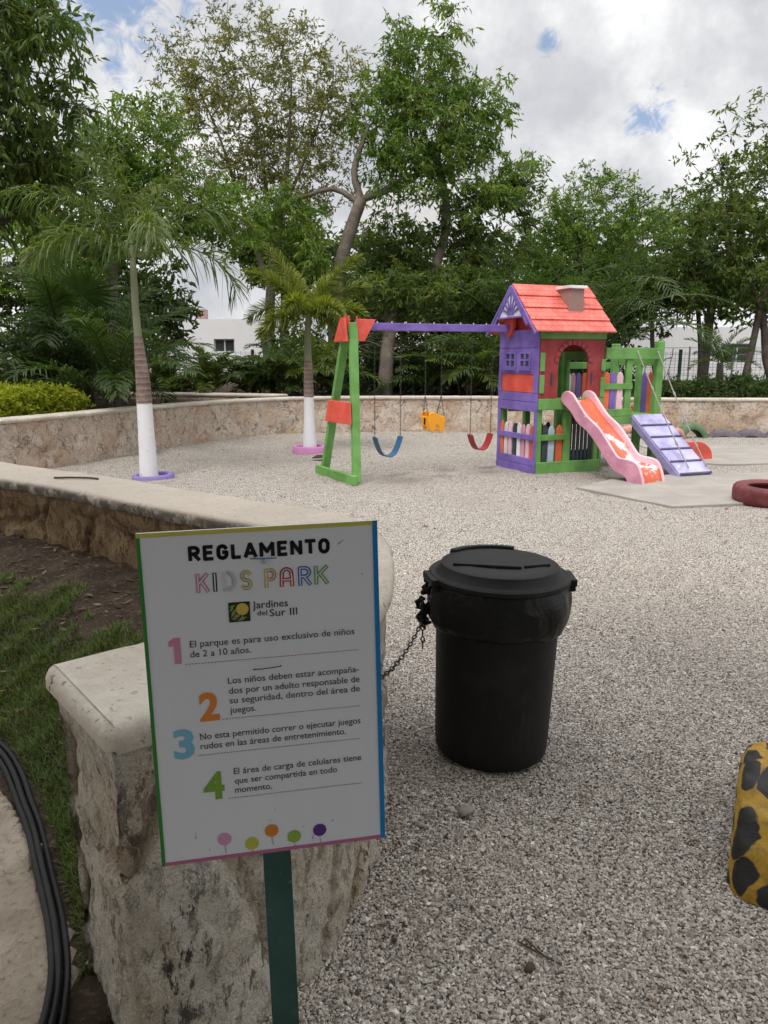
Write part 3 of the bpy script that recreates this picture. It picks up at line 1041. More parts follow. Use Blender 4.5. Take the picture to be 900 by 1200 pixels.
for c in "REGLAMENTO":
    ww = ws[c] * unit_w
    for st in HL[c]:
        stroke(b, [(xh + ww * 0.03 + 0.0027 + (ww * 0.94 - 0.0054) * p[0], 0.2545 + 0.0205 * p[1]) for p in st], 0.0064, -0.0007)
    xh += ww
onsign(b.build('heading_text', INK, SG))
# scratches in the print
b = MB()
rs = random.Random(8)
for x, z, L, a in ((0.131, 0.2660, 0.012, 40), (-0.118, -0.276, 0.004, 80), (-0.010, -0.232, 0.003, 20), (0.050, -0.253, 0.003, 60), (0.101, -0.248, 0.006, 15), (0.065, -0.279, 0.010, 70), (-0.14, -0.25, 0.012, 85), (0.02, -0.276, 0.003, 10),
                   (0.022, -0.150, 0.003, 70), (0.038, -0.150, 0.004, 40), (-0.118, -0.064, 0.003, 20), (0.17, 0.21, 0.004, 60), (-0.05, -0.283, 0.003, 0), (0.0, -0.213, 0.003, 30)):
    d = Vector((math.cos(R(a)), 0, math.sin(R(a)))) * L
    n = Vector((-d.z, 0, d.x)).normalized() * 0.0007
    p = Vector((x, -0.0007, z))
    b.add([p - n, p + d - n * 0.3, p + d + n * 0.3, p + n], [(0, 1, 2, 3)])
onsign(b.build('scratch', GREY, SG))
# estate logo: dark square with a yellow sun behind leaves, and its name
b = MB()
b.box(-0.0594, -0.0236, -0.0010, -0.0003, 0.1418, 0.1766)
LG = onsign(b.build('logo_panel', flat('logo dark', (0.022, 0.030, 0.016)), SG))
b = MB()
b.add([(p[0], -0.0014, p[1]) for p in arc(-0.0365, 0.1640, 0.0105, 0.0105, 0, 345, 23)], [tuple(range(24))])
b.build('sun_disc', flat('logo sun', (0.62, 0.50, 0.10)), LG)
b = MB()
for x, z, a, L in ((-0.056, 0.150, 60, 0.020), (-0.056, 0.146, 30, 0.022), (-0.050, 0.144, 75, 0.014), (-0.046, 0.144, 20, 0.018), (-0.0585, 0.160, 50, 0.014), (-0.0585, 0.168, 20, 0.012), (-0.04, 0.146, 60, 0.010)):
    d = Vector((math.cos(R(a)), 0, math.sin(R(a))))
    n = Vector((-d.z, 0, d.x)) * L * 0.16
    p = Vector((x, -0.0018, z))
    b.add([p, p + d * L * 0.45 - n, p + d * L, p + d * L * 0.45 + n], [(0, 1, 2, 3)])
b.build('leaf_mark', flat('logo leaf', (0.24, 0.30, 0.09)), LG)
lettering('estate_name', [("Jardines", -0.0193, 0.0408, 0.1630, dict(cap=0.0130, bold=0.008)), ("del", -0.0120, 0.0050, 0.1500, dict(cap=0.0095, bold=0.004)),
                          ("Sur III", 0.0089, 0.0563, 0.1470, dict(cap=0.0130, bold=0.008))], GREY)
for x, z, c in ((-0.0906, -0.2573, (0.62, 0.30, 0.48)), (-0.0432, -0.2724, (0.48, 0.50, 0.06)), (-0.0072, -0.2521, (0.66, 0.22, 0.03)), (0.0326, -0.2692, (0.26, 0.42, 0.07)), (0.0791, -0.2629, (0.10, 0.035, 0.22))):
    b = MB()
    b.add([(p[0], -0.0008, p[1]) for p in arc(x, z, 0.0122, 0.0122, 0, 345, 23)], [tuple(range(24))])
    BL = onsign(b.build('balloon', flat('balloon', c), SG))
    b = MB()
    for k in range(4):
        b.box(x - 0.0006 + 0.0006 * k, x + 0.0004 + 0.0006 * k, -0.0008, -0.0005, z - 0.0155 - 0.004 * k, z - 0.013 - 0.004 * k)
    b.build('string', INK, BL)
# wire ties and the fixing bolt
b = MB()
b.tube([(-0.0222, -0.002, 0.0545), (-0.010, -0.004, 0.0552), (0.01, -0.004, 0.056), (0.0233, -0.002, 0.0565)], 0.0008, 5)
for x, z in ((-0.0222, 0.0545), (0.0233, 0.0565)):
    b.lathe([(0, -0.0015), (0.0018, 0), (0, 0.0015)], 8, (x, -0.001, z))
onsign(b.build('wire_tie', M['iron'], SG))
b = MB()
b.tube([(-0.0189, -0.002, 0.2508), (0.0, -0.004, 0.2500), (0.0252, -0.002, 0.2492)], 0.0011, 5)
onsign(b.build('wire_tie', flat('blue wire', (0.06, 0.20, 0.33)), SG))
b = MB()
b.lathe([(0.0045, 0), (0.0045, 0.003), (0.003, 0.0045), (0, 0.005)], 12)
bo = b.build('bolt', M['steel'], SG, smooth=True)
bo.matrix_local = Bm @ Matrix.Translation((0.0033, -0.0005, 0.2443)) @ Matrix.Rotation(R(90), 4, 'X')

# ------------------------------------------------------------------ dustbin
CX, CY = 0.436, 2.783
BIN = empty('dustbin', (CX, CY, 0), R(14), label='tall black plastic dustbin with a lid and a bin bag folded over its rim', cat='dustbin')
BIN.rotation_euler = (0, R(1.2), R(14))
b = MB()
b.lathe([(0.0, 0.012), (0.208, 0.012), (0.216, 0.0), (0.224, 0.012), (0.228, 0.06), (0.240, 0.52), (0.246, 0.70), (0.252, 0.715), (0.240, 0.72), (0.230, 0.69), (0.2, 0.05), (0, 0.04)], 64)
b.build('bin_body', M['black'], BIN, smooth=True, auto=40)
rs = random.Random(3)


def bagfn(r, z, a):
    k = (0.735 - z) / 0.21
    v = Vector((math.cos(a) * 3.0, math.sin(a) * 3.0, z * 7 + a * 0.8))
    f = 0.006 * noise.noise(v * 1.3) + 0.004 * noise.noise(v * 3.7) + 0.012 * k * max(0, noise.noise(Vector((math.cos(a) * 2, math.sin(a) * 2, 4))))
    fold = 0.010 * math.sin(a * 9 + z * 26 + 3 * noise.noise(Vector((math.cos(a) * 2, math.sin(a) * 2, z * 5)))) * max(0, noise.noise(Vector((math.cos(a) * 1.7 + 5, math.sin(a) * 1.7, z * 3)))) * 2
    f += fold * min(1, k * 2)
    hang = 0.030 * noise.noise(Vector((math.cos(a) * 1.5, math.sin(a) * 1.5, 7.0))) + 0.006 * noise.noise(Vector((math.cos(a) * 6, math.sin(a) * 6, 1.0)))
    return r + f, z + hang * k


b = MB()
b.lathe([(0.249, 0.722), (0.262, 0.718), (0.270, 0.70), (0.274, 0.675), (0.279, 0.65), (0.280, 0.62), (0.279, 0.59), (0.274, 0.562), (0.264, 0.540), (0.247, 0.528)], 140, fn=bagfn)
m, t, bb, o = mat('black bin liner')
co = t.n('ShaderNodeTexCoord').outputs['Object']
mp = t.n('ShaderNodeMapping')
t.put(mp, 'Vector', co)
mp.inputs['Scale'].default_value = (7, 7, 9)
mp.inputs['Rotation'].default_value = (0.5, 0.3, 0)
t.put(bb, 'Base Color', (0.006, 0.006, 0.006))
t.put(bb, 'Roughness', 0.42)
t.put(bb, 'Specular IOR Level', 0.3)
t.put(bb, 'Normal', t.bump(t.noise(mp.outputs[0], 1.0, 3, 0.55, dist=1.2), 0.55, 0.03))
BAG = b.build('bin_liner', m, BIN, smooth=True)
# the knot of gathered plastic on the side of the chain
b = MB()
ka = R(172)
for k in range(26):
    a = ka + rs.uniform(-0.16, 0.16)
    z = rs.uniform(0.53, 0.66)
    r = 0.277 + rs.uniform(-0.012, 0.024)
    p = Vector((r * math.cos(a), r * math.sin(a), z))
    e = p + Vector((rs.uniform(-0.02, 0.02), rs.uniform(-0.03, 0.03), rs.uniform(-0.05, 0.05)))
    b.tube([p, (p + e) / 2 + Vector((-0.012, 0, 0)), e], [0.004, 0.013, 0.003], 6)
b.build('knot', m, BAG, smooth=True)
b = MB()
b.lathe([(0.246, 0.708), (0.268, 0.708), (0.276, 0.716), (0.276, 0.730), (0.270, 0.736), (0.250, 0.733), (0.243, 0.738), (0.228, 0.770), (0.218, 0.776), (0.16, 0.780), (0.0, 0.766)], 80)
LID = b.build('lid', M['black'], BIN, smooth=True, auto=32)
for P in ([(-0.205, -0.030), (0.035, -0.125), (0.045, -0.105), (-0.190, -0.008)], [(0.055, -0.115), (0.165, -0.105), (0.165, -0.088), (0.055, -0.098)],
          arc(0, 0, 0.232, 0.232, 52, 128, 14) + arc(0, 0, 0.206, 0.206, 128, 52, 14)):
    b = MB()
    b.prism(P, (0, 0, 0.766), (1, 0, 0), (0, 1, 0), (0, 0, 0.022))
    b.build('lid_ridge', M['black'], LID, bevel=0.004)
for a in (PI - 0.05, -0.30):
    b = MB()
    Rz = Matrix.Rotation(a, 4, 'Z')
    b.box(0.255, 0.291, -0.07, 0.07, 0.702, 0.732, mat=Rz)
    b.box(0.255, 0.287, -0.07, -0.052, 0.684, 0.704, mat=Rz)
    b.box(0.255, 0.287, 0.052, 0.07, 0.684, 0.704, mat=Rz)
    b.build('lid_handle', M['black'], LID, bevel=0.006)

# chain from the bin to the wall
def chain(b, pts, link_l=0.024, wd=0.015, wire=0.0028):
    P = [Vector(p) for p in pts]
    seg = []
    for a, c in zip(P[:-1], P[1:]):
        seg.append((c - a).length)
    total = sum(seg)
    n = max(2, int(total / (link_l * 0.80)))

    def at(s):
        for k, L in enumerate(seg):
            if s <= L or k == len(seg) - 1:
                return P[k].lerp(P[k + 1], min(1, s / L)), (P[k + 1] - P[k]).normalized()
            s -= L
    for i in range(n):
        c, d = at(total * (i + 0.5) / n)
        ref = Vector((0, 1, 0.3)) if i % 2 else Vector((0.4, -0.3, 1))
        x = (ref - d * ref.dot(d)).normalized()
        ring = []
        for k in range(13):
            a = 2 * PI * k / 12
            ring.append(c + d * (math.cos(a) * (link_l / 2 - wire * 0.4)) + x * (math.sin(a) * (wd / 2)))
        b.tube(ring, wire, 5, cap=False)


b = MB()
A_, B_ = Vector((0.140, 2.64, 0.575)), Vector((-0.02, 2.31, 0.50))
pts = []
for k in range(13):
    u = k / 12
    p = A_.lerp(B_, u)
    p.z -= 0.055 * 4 * u * (1 - u) * 0.6
    pts.append(p)
chain(b, pts)
chain(b, [A_ + Vector((0.005, -0.01, 0)), A_ + Vector((0.006, -0.012, -0.095))])
tag(b.build('chain', M['iron'], smooth=True), 'rusty dark chain drooping from the black dustbin to the stone wall, one end hanging loose', 'chain')

# ------------------------------------------------------------------ playground house with slide, ramp and swing frame
PS = empty('playset', (2.067, 10.018, 0.0), R(22), label='colourful wooden playhouse with red roof, pink slide, lilac ramp and green swing frame', cat='playset')
W, DP = 1.04, 1.0


def part(name, m_, fn, parent=PS, bevel=0.006):
    b = MB()
    fn(b)
    return b.build(name, m_, parent, bevel=bevel)


def picket(x, z0, z1, wd, m_, y=0.012, along='x', parent=PS, at=0.0):
    h = z1 - z0
    O_ = [(-wd / 2, 0), (wd / 2, 0), (wd / 2, h - wd * 0.75), (wd * 0.3, h - wd * 0.22), (0, h), (-wd * 0.3, h - wd * 0.22), (-wd / 2, h - wd * 0.75)]
    b = MB()
    if along == 'x':
        b.prism(O_, (x, y, z0), (1, 0, 0), (0, 0, 1), (0, 0.022, 0))
    else:
        b.prism(O_, (at, x, z0), (0, 1, 0), (0, 0, 1), (0.022, 0, 0))
    return b.build('picket', m_, parent, bevel=0.003)


# lower storey, front
part('base_board', M['green'], lambda b: b.box(0, W, -0.03, 0.01, -0.03, 0.162))
for x0, x1, z1 in ((0.0, 0.085, 1.02), (0.452, 0.560, 0.86), (0.955, 1.035, 0.86)):
    part('post', M['green'], lambda b: b.box(x0, x1, 0.012, 0.09, 0.0, z1))
part('rail', M['green'], lambda b: b.box(0.0855, 0.4515, 0.0, 0.03, 0.455, 0.535))
part('floor_beam', M['green'], lambda b: b.box(-0.002, W, -0.032, 0.011, 0.875, 1.022))
picket(0.155, 0.12, 0.67, 0.085, M['slate'], 0.032)
picket(0.262, 0.12, 0.655, 0.095, M['lightblue'], 0.032)
picket(0.392, 0.12, 0.665, 0.10, M['orange'], 0.032)
SP = part('slat_panel', M['slate'], lambda b: [b.box(0.562 + 0.0655 * k, 0.562 + 0.0655 * k + 0.049, 0.05, 0.07, 0.09, 0.84) for k in range(6)] + [b.box(0.5615, 0.954, 0.0705, 0.09, 0.09, 0.30), b.box(0.5615, 0.954, 0.0705, 0.09, 0.66, 0.84)])
# deck, roof posts at the back, rear railings
part('deck', M['green'], lambda b: b.box(0.02, W - 0.005, 0.0125, DP - 0.02, 0.94, 0.985))
for x0, x1, zt in ((0.0, 0.09, 1.9), (0.40, 0.485, 1.7), (0.955, 1.035, 1.9)):
    part('post', M['green'], lambda b: b.box(x0, x1, DP - 0.085, DP, 0.0, zt))
part('rail', M['green'], lambda b: b.box(0.091, W - 0.09, DP - 0.12, DP - 0.088, 0.80, 0.935))
part('floor_beam', M['green'], lambda b: b.box(0.0, W, DP - 0.03, DP + 0.002, 0.06, 0.19))
for x, mm in ((0.16, 'slate'), (0.27, 'slate'), (0.70, 'slate'), (0.83, 'slate')):
    picket(x, 0.19, 0.62, 0.09, M[mm], DP - 0.055)
# side face towards the swings
part('base_board', M['purple'], lambda b: [b.box(-0.03, 0.0, 0.0, DP, -0.03, 0.10), b.box(-0.0285, 0.0, 0.0, DP, 0.104, 0.205)])
for y0, y1 in ((0.0, 0.055), (DP - 0.075, DP)):
    part('side_post', M['purple'], lambda b: b.box(-0.026, -0.001, y0, y1, 0.2055, 0.845))
part('rail', M['purple'], lambda b: b.box(-0.04, -0.012, 0.056, DP - 0.076, 0.455, 0.530))
for k, mm in enumerate(('redorange', 'palepink', 'pink', 'white', 'slate', 'palepink', 'white', 'orange')):
    picket(0.10 + k * 0.113, 0.19, 0.66 + 0.012 * (k % 2), 0.082, M[mm], along='y', at=-0.0115)
part('plank', M['purple'], lambda b: [b.box(-0.028, -0.0005, 0.0, DP, 0.846, 0.970), b.box(-0.028, -0.0005, 0.0, DP, 0.974, 1.09)])
part('orange_panel', M['redorange'], lambda b: b.box(-0.018, -0.0005, 0.10, 0.92, 1.095, 1.345))
part('panel_frame', M['purple'], lambda b: [b.box(-0.03, -0.0005, 0.0, 0.0995, 1.0915, 1.36), b.box(-0.03, -0.0005, 0.9205, DP, 1.0915, 1.36), b.box(-0.029, -0.0005, 0.0995, 0.9205, 1.3445, 1.3595)])
WP = part('plank', M['purple'], lambda b: [b.box(-0.026, -0.0005, 0.0, DP, 1.3615, 1.69)])
for y in (0.31, 0.68):
    wn = part('window', M['purple'], lambda b: [b.box(-0.042, -0.027, y - 0.145, y - 0.105, 1.42, 1.645), b.box(-0.042, -0.027, y + 0.105, y + 0.145, 1.42, 1.645),
                                               b.box(-0.042, -0.027, y - 0.1045, y + 0.1045, 1.42, 1.45), b.box(-0.042, -0.027, y - 0.1045, y + 0.1045, 1.615, 1.645),
                                               b.box(-0.041, -0.027, y - 0.018, y + 0.018, 1.4505, 1.6145), b.box(-0.040, -0.027, y - 0.1045, y - 0.0185, 1.52, 1.545), b.box(-0.040, -0.027, y + 0.0185, y + 0.1045, 1.52, 1.545),
                                               b.box(-0.055, -0.0425, y - 0.16, y + 0.16, 1.395, 1.418)], WP, 0.002)
    part('pane', M['slate'], lambda b: b.box(-0.0295, -0.0268, y - 0.10, y + 0.10, 1.452, 1.613), WP, 0)
part('plank', M['purple'], lambda b: b.box(-0.027, -0.0005, 0.0, DP, 1.695, 1.935))
# red front wall with its arch
aw = [(0.0, 1.0225), (0.285, 1.0225), (0.285, 1.50)] + [(0.53 - 0.245 * math.cos(R(a)), 1.50 + 0.235 * math.sin(R(a))) for a in range(15, 180, 15)] + [(0.775, 1.50), (0.775, 1.0225), (W, 1.0225), (W, 1.81), (0.0, 1.81)]
part('front_wall', M['red'], lambda b: b.prism(aw, (0, -0.012, 0), (1, 0, 0), (0, 0, 1), (0, 0.03, 0)), bevel=0.003)


def archtrim(b):
    for k in range(11):
        a0, a1 = R(k * 180 / 11 + 1.2), R((k + 1) * 180 / 11 - 1.2)
        P = [(0.53 - r * math.cos(a), 1.50 + r * 0.96 * math.sin(a)) for r, a in ((0.247, a0), (0.247, a1), (0.31, a1), (0.31, a0))]
        b.prism(P, (0, -0.024, 0), (1, 0, 0), (0, 0, 1), (0, 0.0115, 0))


part('arch_trim', M['red'], archtrim, bevel=0.003)
for x in (0.185, 0.835):
    part('slot', M['slate'], lambda b: b.box(x - 0.014, x + 0.014, -0.016, -0.0125, 1.20, 1.36), bevel=0)
for x0, x1, z0, z1 in ((-0.002, 0.065, 1.385, 1.63), (-0.002, 0.065, 1.095, 1.335), (W - 0.055, W + 0.012, 1.385, 1.545), (W - 0.055, W + 0.012, 1.03, 1.30)):
    part('corner_block', M['green'], lambda b: b.box(x0, x1, -0.034, -0.0125, z0, z1))
part('top_beam', M['green'], lambda b: b.box(-0.005, W + 0.005, -0.03, 0.02, 1.8115, 1.915))
part('top_beam', M['green'], lambda b: b.box(-0.005, W + 0.005, DP - 0.04, DP, 1.8115, 1.915))
part('side_wall', M['red'], lambda b: [b.box(W - 0.025, W - 0.001, 0.02, 0.16, 0.99, 1.81), b.box(W - 0.025, W - 0.001, 0.1605, DP - 0.09, 1.655, 1.81)])
part('door_frame', M['green'], lambda b: [b.box(W - 0.05, W + 0.01, 0.775, 0.86, 0.99, 1.6545), b.box(W - 0.05, W + 0.01, 0.165, 0.7745, 1.535, 1.6545)])
part('back_wall', M['redorange'], lambda b: b.box(0.091, 0.395, DP - 0.03, DP - 0.005, 0.99, 1.81))
# gable with the sunburst
RX0, RX1, RY, RZ, EZ = -0.16, 1.10, 0.5, 2.545, 1.895
GB = part('gable_panel', M['white'], lambda b: b.prism([(0.17, 2.10), (0.83, 2.10), (0.50, 2.475)], (-0.165, 0, 0), (0, 1, 0), (0, 0, 1), (0.022, 0, 0)), bevel=0)


def burst(b):
    c = (0.5, 2.135)
    P = [(c[0] - 0.085 * math.cos(R(a)), c[1] + 0.10 * math.sin(R(a))) for a in range(0, 181, 20)]
    b.prism(P, (-0.177, 0, 0), (0, 1, 0), (0, 0, 1), (0.0115, 0, 0))
    for a in (22, 47, 69, 90, 111, 133, 158):
        d = Vector((0, math.cos(R(a)), math.sin(R(a))))
        L = {22: 0.22, 47: 0.22, 69: 0.25, 90: 0.31}.get(min(a, 180 - a), 0.24)
        q = Vector((-0.172, c[0], c[1]))
        b.bar(q + d * 0.06, q + d * L, 0.026, 0.010, up=(1, 0, 0))


part('sunburst', M['purple'], burst, GB, 0)
part('gable_frame', M['purple'], lambda b: [b.bar((-0.169, 0.06, 1.99), (-0.169, 0.5, 2.475), 0.045, 0.03, up=(1, 0, 0)), b.bar((-0.166, 0.94, 1.99), (-0.166, 0.5, 2.475), 0.045, 0.03, up=(1, 0, 0)),
                                           b.bar((-0.171, 0.15, 2.10), (-0.171, 0.85, 2.10), 0.022, 0.026, up=(1, 0, 0))], GB, 0.002)
part('inner_board', M['redorange'], lambda b: b.box(0.06, 0.08, 0.12, 0.88, 1.90, 2.12))
# roof: four overlapping courses a side
m, t, bb, o = mat('red shingle boards')
co = t.n('ShaderNodeTexCoord').outputs['Object']
n1 = t.noise(co, 5, 5, 0.65)
n2 = t.noise(co, 40, 4, 0.6)
br = t.n('ShaderNodeTexBrick')
mp = t.n('ShaderNodeMapping')
t.put(mp, 'Vector', co)
mp.inputs['Rotation'].default_value = (R(90), 0, 0)
t.put(br, 'Vector', mp.outputs[0])
t.put(br, 'Scale', 1.0)
for k, v in (('Brick Width', 0.085), ('Row Height', 0.06), ('Mortar Size', 0.0035), ('Mortar Smooth', 0.3), ('Bias', 0.0)):
    br.inputs[k].default_value = v
br.inputs['Color1'].default_value = (1, 1, 1, 1)
br.inputs['Color2'].default_value = (0.86, 0.86, 0.86, 1)
br.inputs['Mortar'].default_value = (0.45, 0.42, 0.42, 1)
c_ = t.mix(t.step(n1, 0.3, 0.7), (0.66, 0.105, 0.075), (0.80, 0.20, 0.155))
c_ = t.mix(1.0, c_, br.outputs['Color'], 'MULTIPLY')
t.put(bb, 'Base Color', t.mix(t.math('MULTIPLY', t.step(n2, 0.55, 0.75), 0.25), c_, (0.25, 0.12, 0.10)))
t.put(bb, 'Roughness', 0.6)
t.put(bb, 'Normal', t.bump(t.math('ADD', br.outputs['Fac'], t.math('MULTIPLY', n2, -0.5)), 0.5, 0.006))
M['roof'] = m


def roofside(b, sgn):
    y0, z0 = RY - sgn * 0.65, EZ
    y1, z1 = RY, RZ
    d = Vector((0, y1 - y0, z1 - z0))
    Ls = d.length
    d.normalize()
    n = Vector((0, -d.z * sgn, d.y * sgn)) if sgn > 0 else Vector((0, -d.z, d.y))
    if n.z < 0:
        n = -n
    for k in range(4):
        s0, s1 = Ls * k / 4 - (0.012 if k else 0), Ls * (k + 1) / 4 + 0.0
        A = Vector((0, y0, z0)) + d * s0 + n * 0.020
        B_ = Vector((0, y0, z0)) + d * s1 + n * 0.002
        vs = []
        for x in (RX0 + 0.002 * k, RX1 - 0.002 * k):
            vs += [Vector((x, 0, 0)) + p for p in (A, B_, B_ - n * 0.022, A - n * 0.024)]
        b.add(vs, [(0, 1, 2, 3), (7, 6, 5, 4), (0, 4, 5, 1), (1, 5, 6, 2), (2, 6, 7, 3), (3, 7, 4, 0)])


RF = part('roof', M['roof'], lambda b: (roofside(b, 1), roofside(b, -1)), bevel=0.003)
part('barge_board', M['purple'], lambda b: [b.bar((RX0 - 0.013, -0.135, 1.872), (RX0 - 0.013, 0.495, 2.510), 0.034, 0.02, up=(1, 0, 0)), b.bar((RX0 - 0.013, 1.135, 1.872), (RX0 - 0.013, 0.505, 2.510), 0.034, 0.02, up=(1, 0, 0))], RF, 0.002)
CH = part('chimney', M['chimney'], lambda b: b.box(0.515, 0.745, 0.12, 0.38, 2.17, 2.475), RF, 0.006)
part('chimney_cap', M['white'], lambda b: b.box(0.485, 0.775, 0.09, 0.41, 2.476, 2.515), RF, 0.006)

# platform beside the house
for x0, x1, y0, y1, z0, z1 in ((1.985, 2.105, 0.012, 0.10, 0.0, 1.80), (1.045, 1.085, 0.0, 0.08, 0.0, 1.54), (1.43, 1.535, -0.012, 0.03, 0.655, 1.544)):
    part('post', M['green'], lambda b: b.box(x0, x1, y0, y1, z0, z1), bevel=0.012 if z1 > 1.7 else 0.006)
for x0, x1, zt in ((1.05, 1.12, 1.45), (1.95, 2.065, 1.775)):
    part('post', M['green'], lambda b: b.box(x0, x1, DP - 0.09, DP, 0.0, zt), bevel=0.012)
part('top_rail', M['green'], lambda b: b.box(1.053, 2.03, -0.035, 0.008, 1.545, 1.70))
part('top_rail', M['green'], lambda b: b.box(1.06, 1.98, DP - 0.02, DP + 0.02, 1.40, 1.50))
part('top_rail', M['green'], lambda b: b.box(2.03, 2.08, 0.101, DP - 0.095, 1.45, 1.56))
part('rail', M['green'], lambda b: b.box(1.053, 1.54, -0.03, -0.0125, 1.13, 1.212))
part('lower_panel', M['green'], lambda b: [b.box(1.053, 1.55, -0.032, -0.0125, 0.645, 0.752), b.box(1.053, 1.55, -0.031, -0.0125, 0.756, 0.858)])
part('deck', M['green'], lambda b: b.box(W + 0.002, 2.08, 0.031, DP - 0.1, 0.72, 0.77))
for x, mm in ((1.105, 'orange'), (1.215, 'purple'), (1.335, 'palepink')):
    picket(x, 0.80, 1.375, 0.10, M[mm], -0.011)
part('post', M['green'], lambda b: b.box(2.0, 2.075, 0.405, 0.475, 0.0, 1.4495))
for y, mm in ((0.315, 'purple'), (0.19, 'orange')):
    picket(y, 0.72, 1.37, 0.11, M[mm], along='y', at=2.035)
for x, mm in ((1.165, 'white'), (1.245, 'pink'), (1.345, 'purple'), (1.455, 'orange'), (1.57, 'slate'), (1.69, 'slate')):
    picket(x, 0.77, 1.345, 0.085, M[mm], DP - 0.05)

# pink slide
SL = empty('slide', (0.555, 0.0, 0.0))
SL.parent = PS
SL.rotation_euler = (0, 0, R(14))
top = [(-0.005, 1.05), (0.02, 1.10), (0.09, 1.128), (0.182, 1.095), (0.275, 0.99), (0.429, 0.825), (0.625, 0.687), (0.772, 0.535), (0.943, 0.345), (1.04, 0.318), (1.139, 0.312), (1.248, 0.272), (1.321, 0.14), (1.362, 0.0)]
bot = [(-0.005, 1.00), (0.02, 0.97), (0.06, 0.935), (0.16, 0.862), (0.293, 0.715), (0.45, 0.62), (0.60, 0.48), (0.74, 0.32), (0.890, 0.165), (1.0, 0.12), (1.092, 0.085), (1.131, 0.0)]
tp = [(p.x, p.y) for p in catmull([(a, c, 0) for a, c in top], 0.03)]
bt = [(p.x, p.y) for p in catmull([(a, c, 0) for a, c in bot], 0.03)]
for sx in (-1, 1):
    x0 = sx * 0.215 - 0.024
    b = MB()
    b.prism([(-s, z) for s, z in tp] + [(-s, z) for s, z in bt[::-1]], (x0, 0, 0), (0, 1, 0), (0, 0, 1), (0.048, 0, 0))
    sr_ = b.build('side_rail', [M['pink'], M['palepink']], SL, bevel=0.012)
    ef_ = [p_.index for p_ in sr_.data.polygons if abs(p_.normal.x) < 0.5 or (p_.center.x - sx * 0.215) * sx < -0.01]
    for q_ in ef_:
        sr_.data.polygons[q_].material_index = 1
fl = [(0.03, 0.992), (0.10, 0.99), (0.20, 0.945), (0.30, 0.83), (0.45, 0.69), (0.62, 0.55), (0.78, 0.40), (0.93, 0.235), (1.05, 0.20), (1.18, 0.20), (1.27, 0.165), (1.315, 0.08), (1.335, 0.0)]
fp = catmull([(a, c, 0) for a, c in fl], 0.03)
b = MB()
vs, fs = [], []
for i, p in enumerate(fp):
    for j, x in enumerate((-0.19, -0.15, -0.07, 0.07, 0.15, 0.19)):
        rise = (0.035, 0.008, 0, 0, 0.008, 0.035)[j]
        vs.append((x, -p.x, p.y + rise))
for i in range(len(fp) - 1):
    for j in range(5):
        fs.append((i * 6 + j, i * 6 + j + 1, (i + 1) * 6 + j + 1, (i + 1) * 6 + j)[::-1])
b.add(vs, fs)
chute = b.build('chute', M['chute'], SL, smooth=True)
so = chute.modifiers.new('thick', 'SOLIDIFY')
so.thickness = 0.02
so.offset = -1

# lilac climbing ramp and its ropes
RA = empty('ramp', (1.84, 0.0, 0.0))
RA.parent = PS
RA.rotation_euler = (0, 0, R(-1.5))
p0, p1 = Vector((0, -0.03, 0.775)), Vector((0, -1.06, 0.055))
dr = (p1 - p0).normalized()
nr = Vector((0, -dr.z, dr.y))
if nr.z < 0:
    nr = -nr
b = MB()
L = (p1 - p0).length
for k in range(5):
    a, c = p0 + dr * (L * k / 5 + 0.003), p0 + dr * (L * (k + 1) / 5 - 0.003)
    b.bar(a - nr * 0.011, c - nr * 0.011, 0.53, 0.022, up=nr)
b.build('plank', M['lilacworn'], RA, bevel=0.003)
for sx in (-1, 1):
    b = MB()
    b.bar(p0 + Vector((sx * 0.255, 0, 0)) - nr * 0.073 - dr * 0.0, p1 + Vector((sx * 0.255, 0, 0)) - nr * 0.073, 0.045, 0.10, up=nr)
    b.build('side_board', M['lilac'], RA, bevel=0.004)
for k in range(1, 6):
    b = MB()
    q = p0 + dr * (L * k / 5 - (0.008 if k == 5 else 0))
    b.bar(q + Vector((-0.262, 0, 0)) + nr * 0.0085, q + Vector((0.262, 0, 0)) + nr * 0.0085, 0.028, 0.016, up=nr)
    b.build('batten', M['batten'], RA, bevel=0.003)
part('post', M['green'], lambda b: b.box(1.70, 1.78, 0.02, 0.09, 0.0, 0.72))


def rope(x0, y0, z0, x1, y1, z1, knots):
    b = MB()
    A, B_ = Vector((x0, y0, z0)), Vector((x1, y1, z1))
    P = []
    for k in range(41):
        u = k / 40
        p = A.lerp(B_, u)
        p.z -= 0.05 * 4 * u * (1 - u)
        P.append(p)
    rr = [0.0085 + (0.010 if any(abs(k / 40 - kn) < 0.013 for kn in knots) else 0) for k in range(41)]
    b.tube(P, rr, 7)
    b.build('rope', M['rope'], PS, smooth=True)


rope(1.565, -0.05, 1.655, 1.73, -1.00, 0.13, (0.30, 0.52, 0.78))
rope(1.925, -0.05, 1.655, 2.06, -0.98, 0.13, (0.36, 0.58, 0.80))
b = MB()
b.tube([(2.10, 0.05, 1.50), (2.17, 0.05, 1.55), (2.26, 0.03, 1.57), (2.27, 0.03, 1.70)], 0.008, 6)
b.tube([(2.26, 0.03, 1.57), (2.22, 0.05, 1.35), (2.24, 0.05, 1.15), (2.16, 0.08, 1.0)], 0.005, 6)
b.build('black_cord', M['iron'], PS, smooth=True)

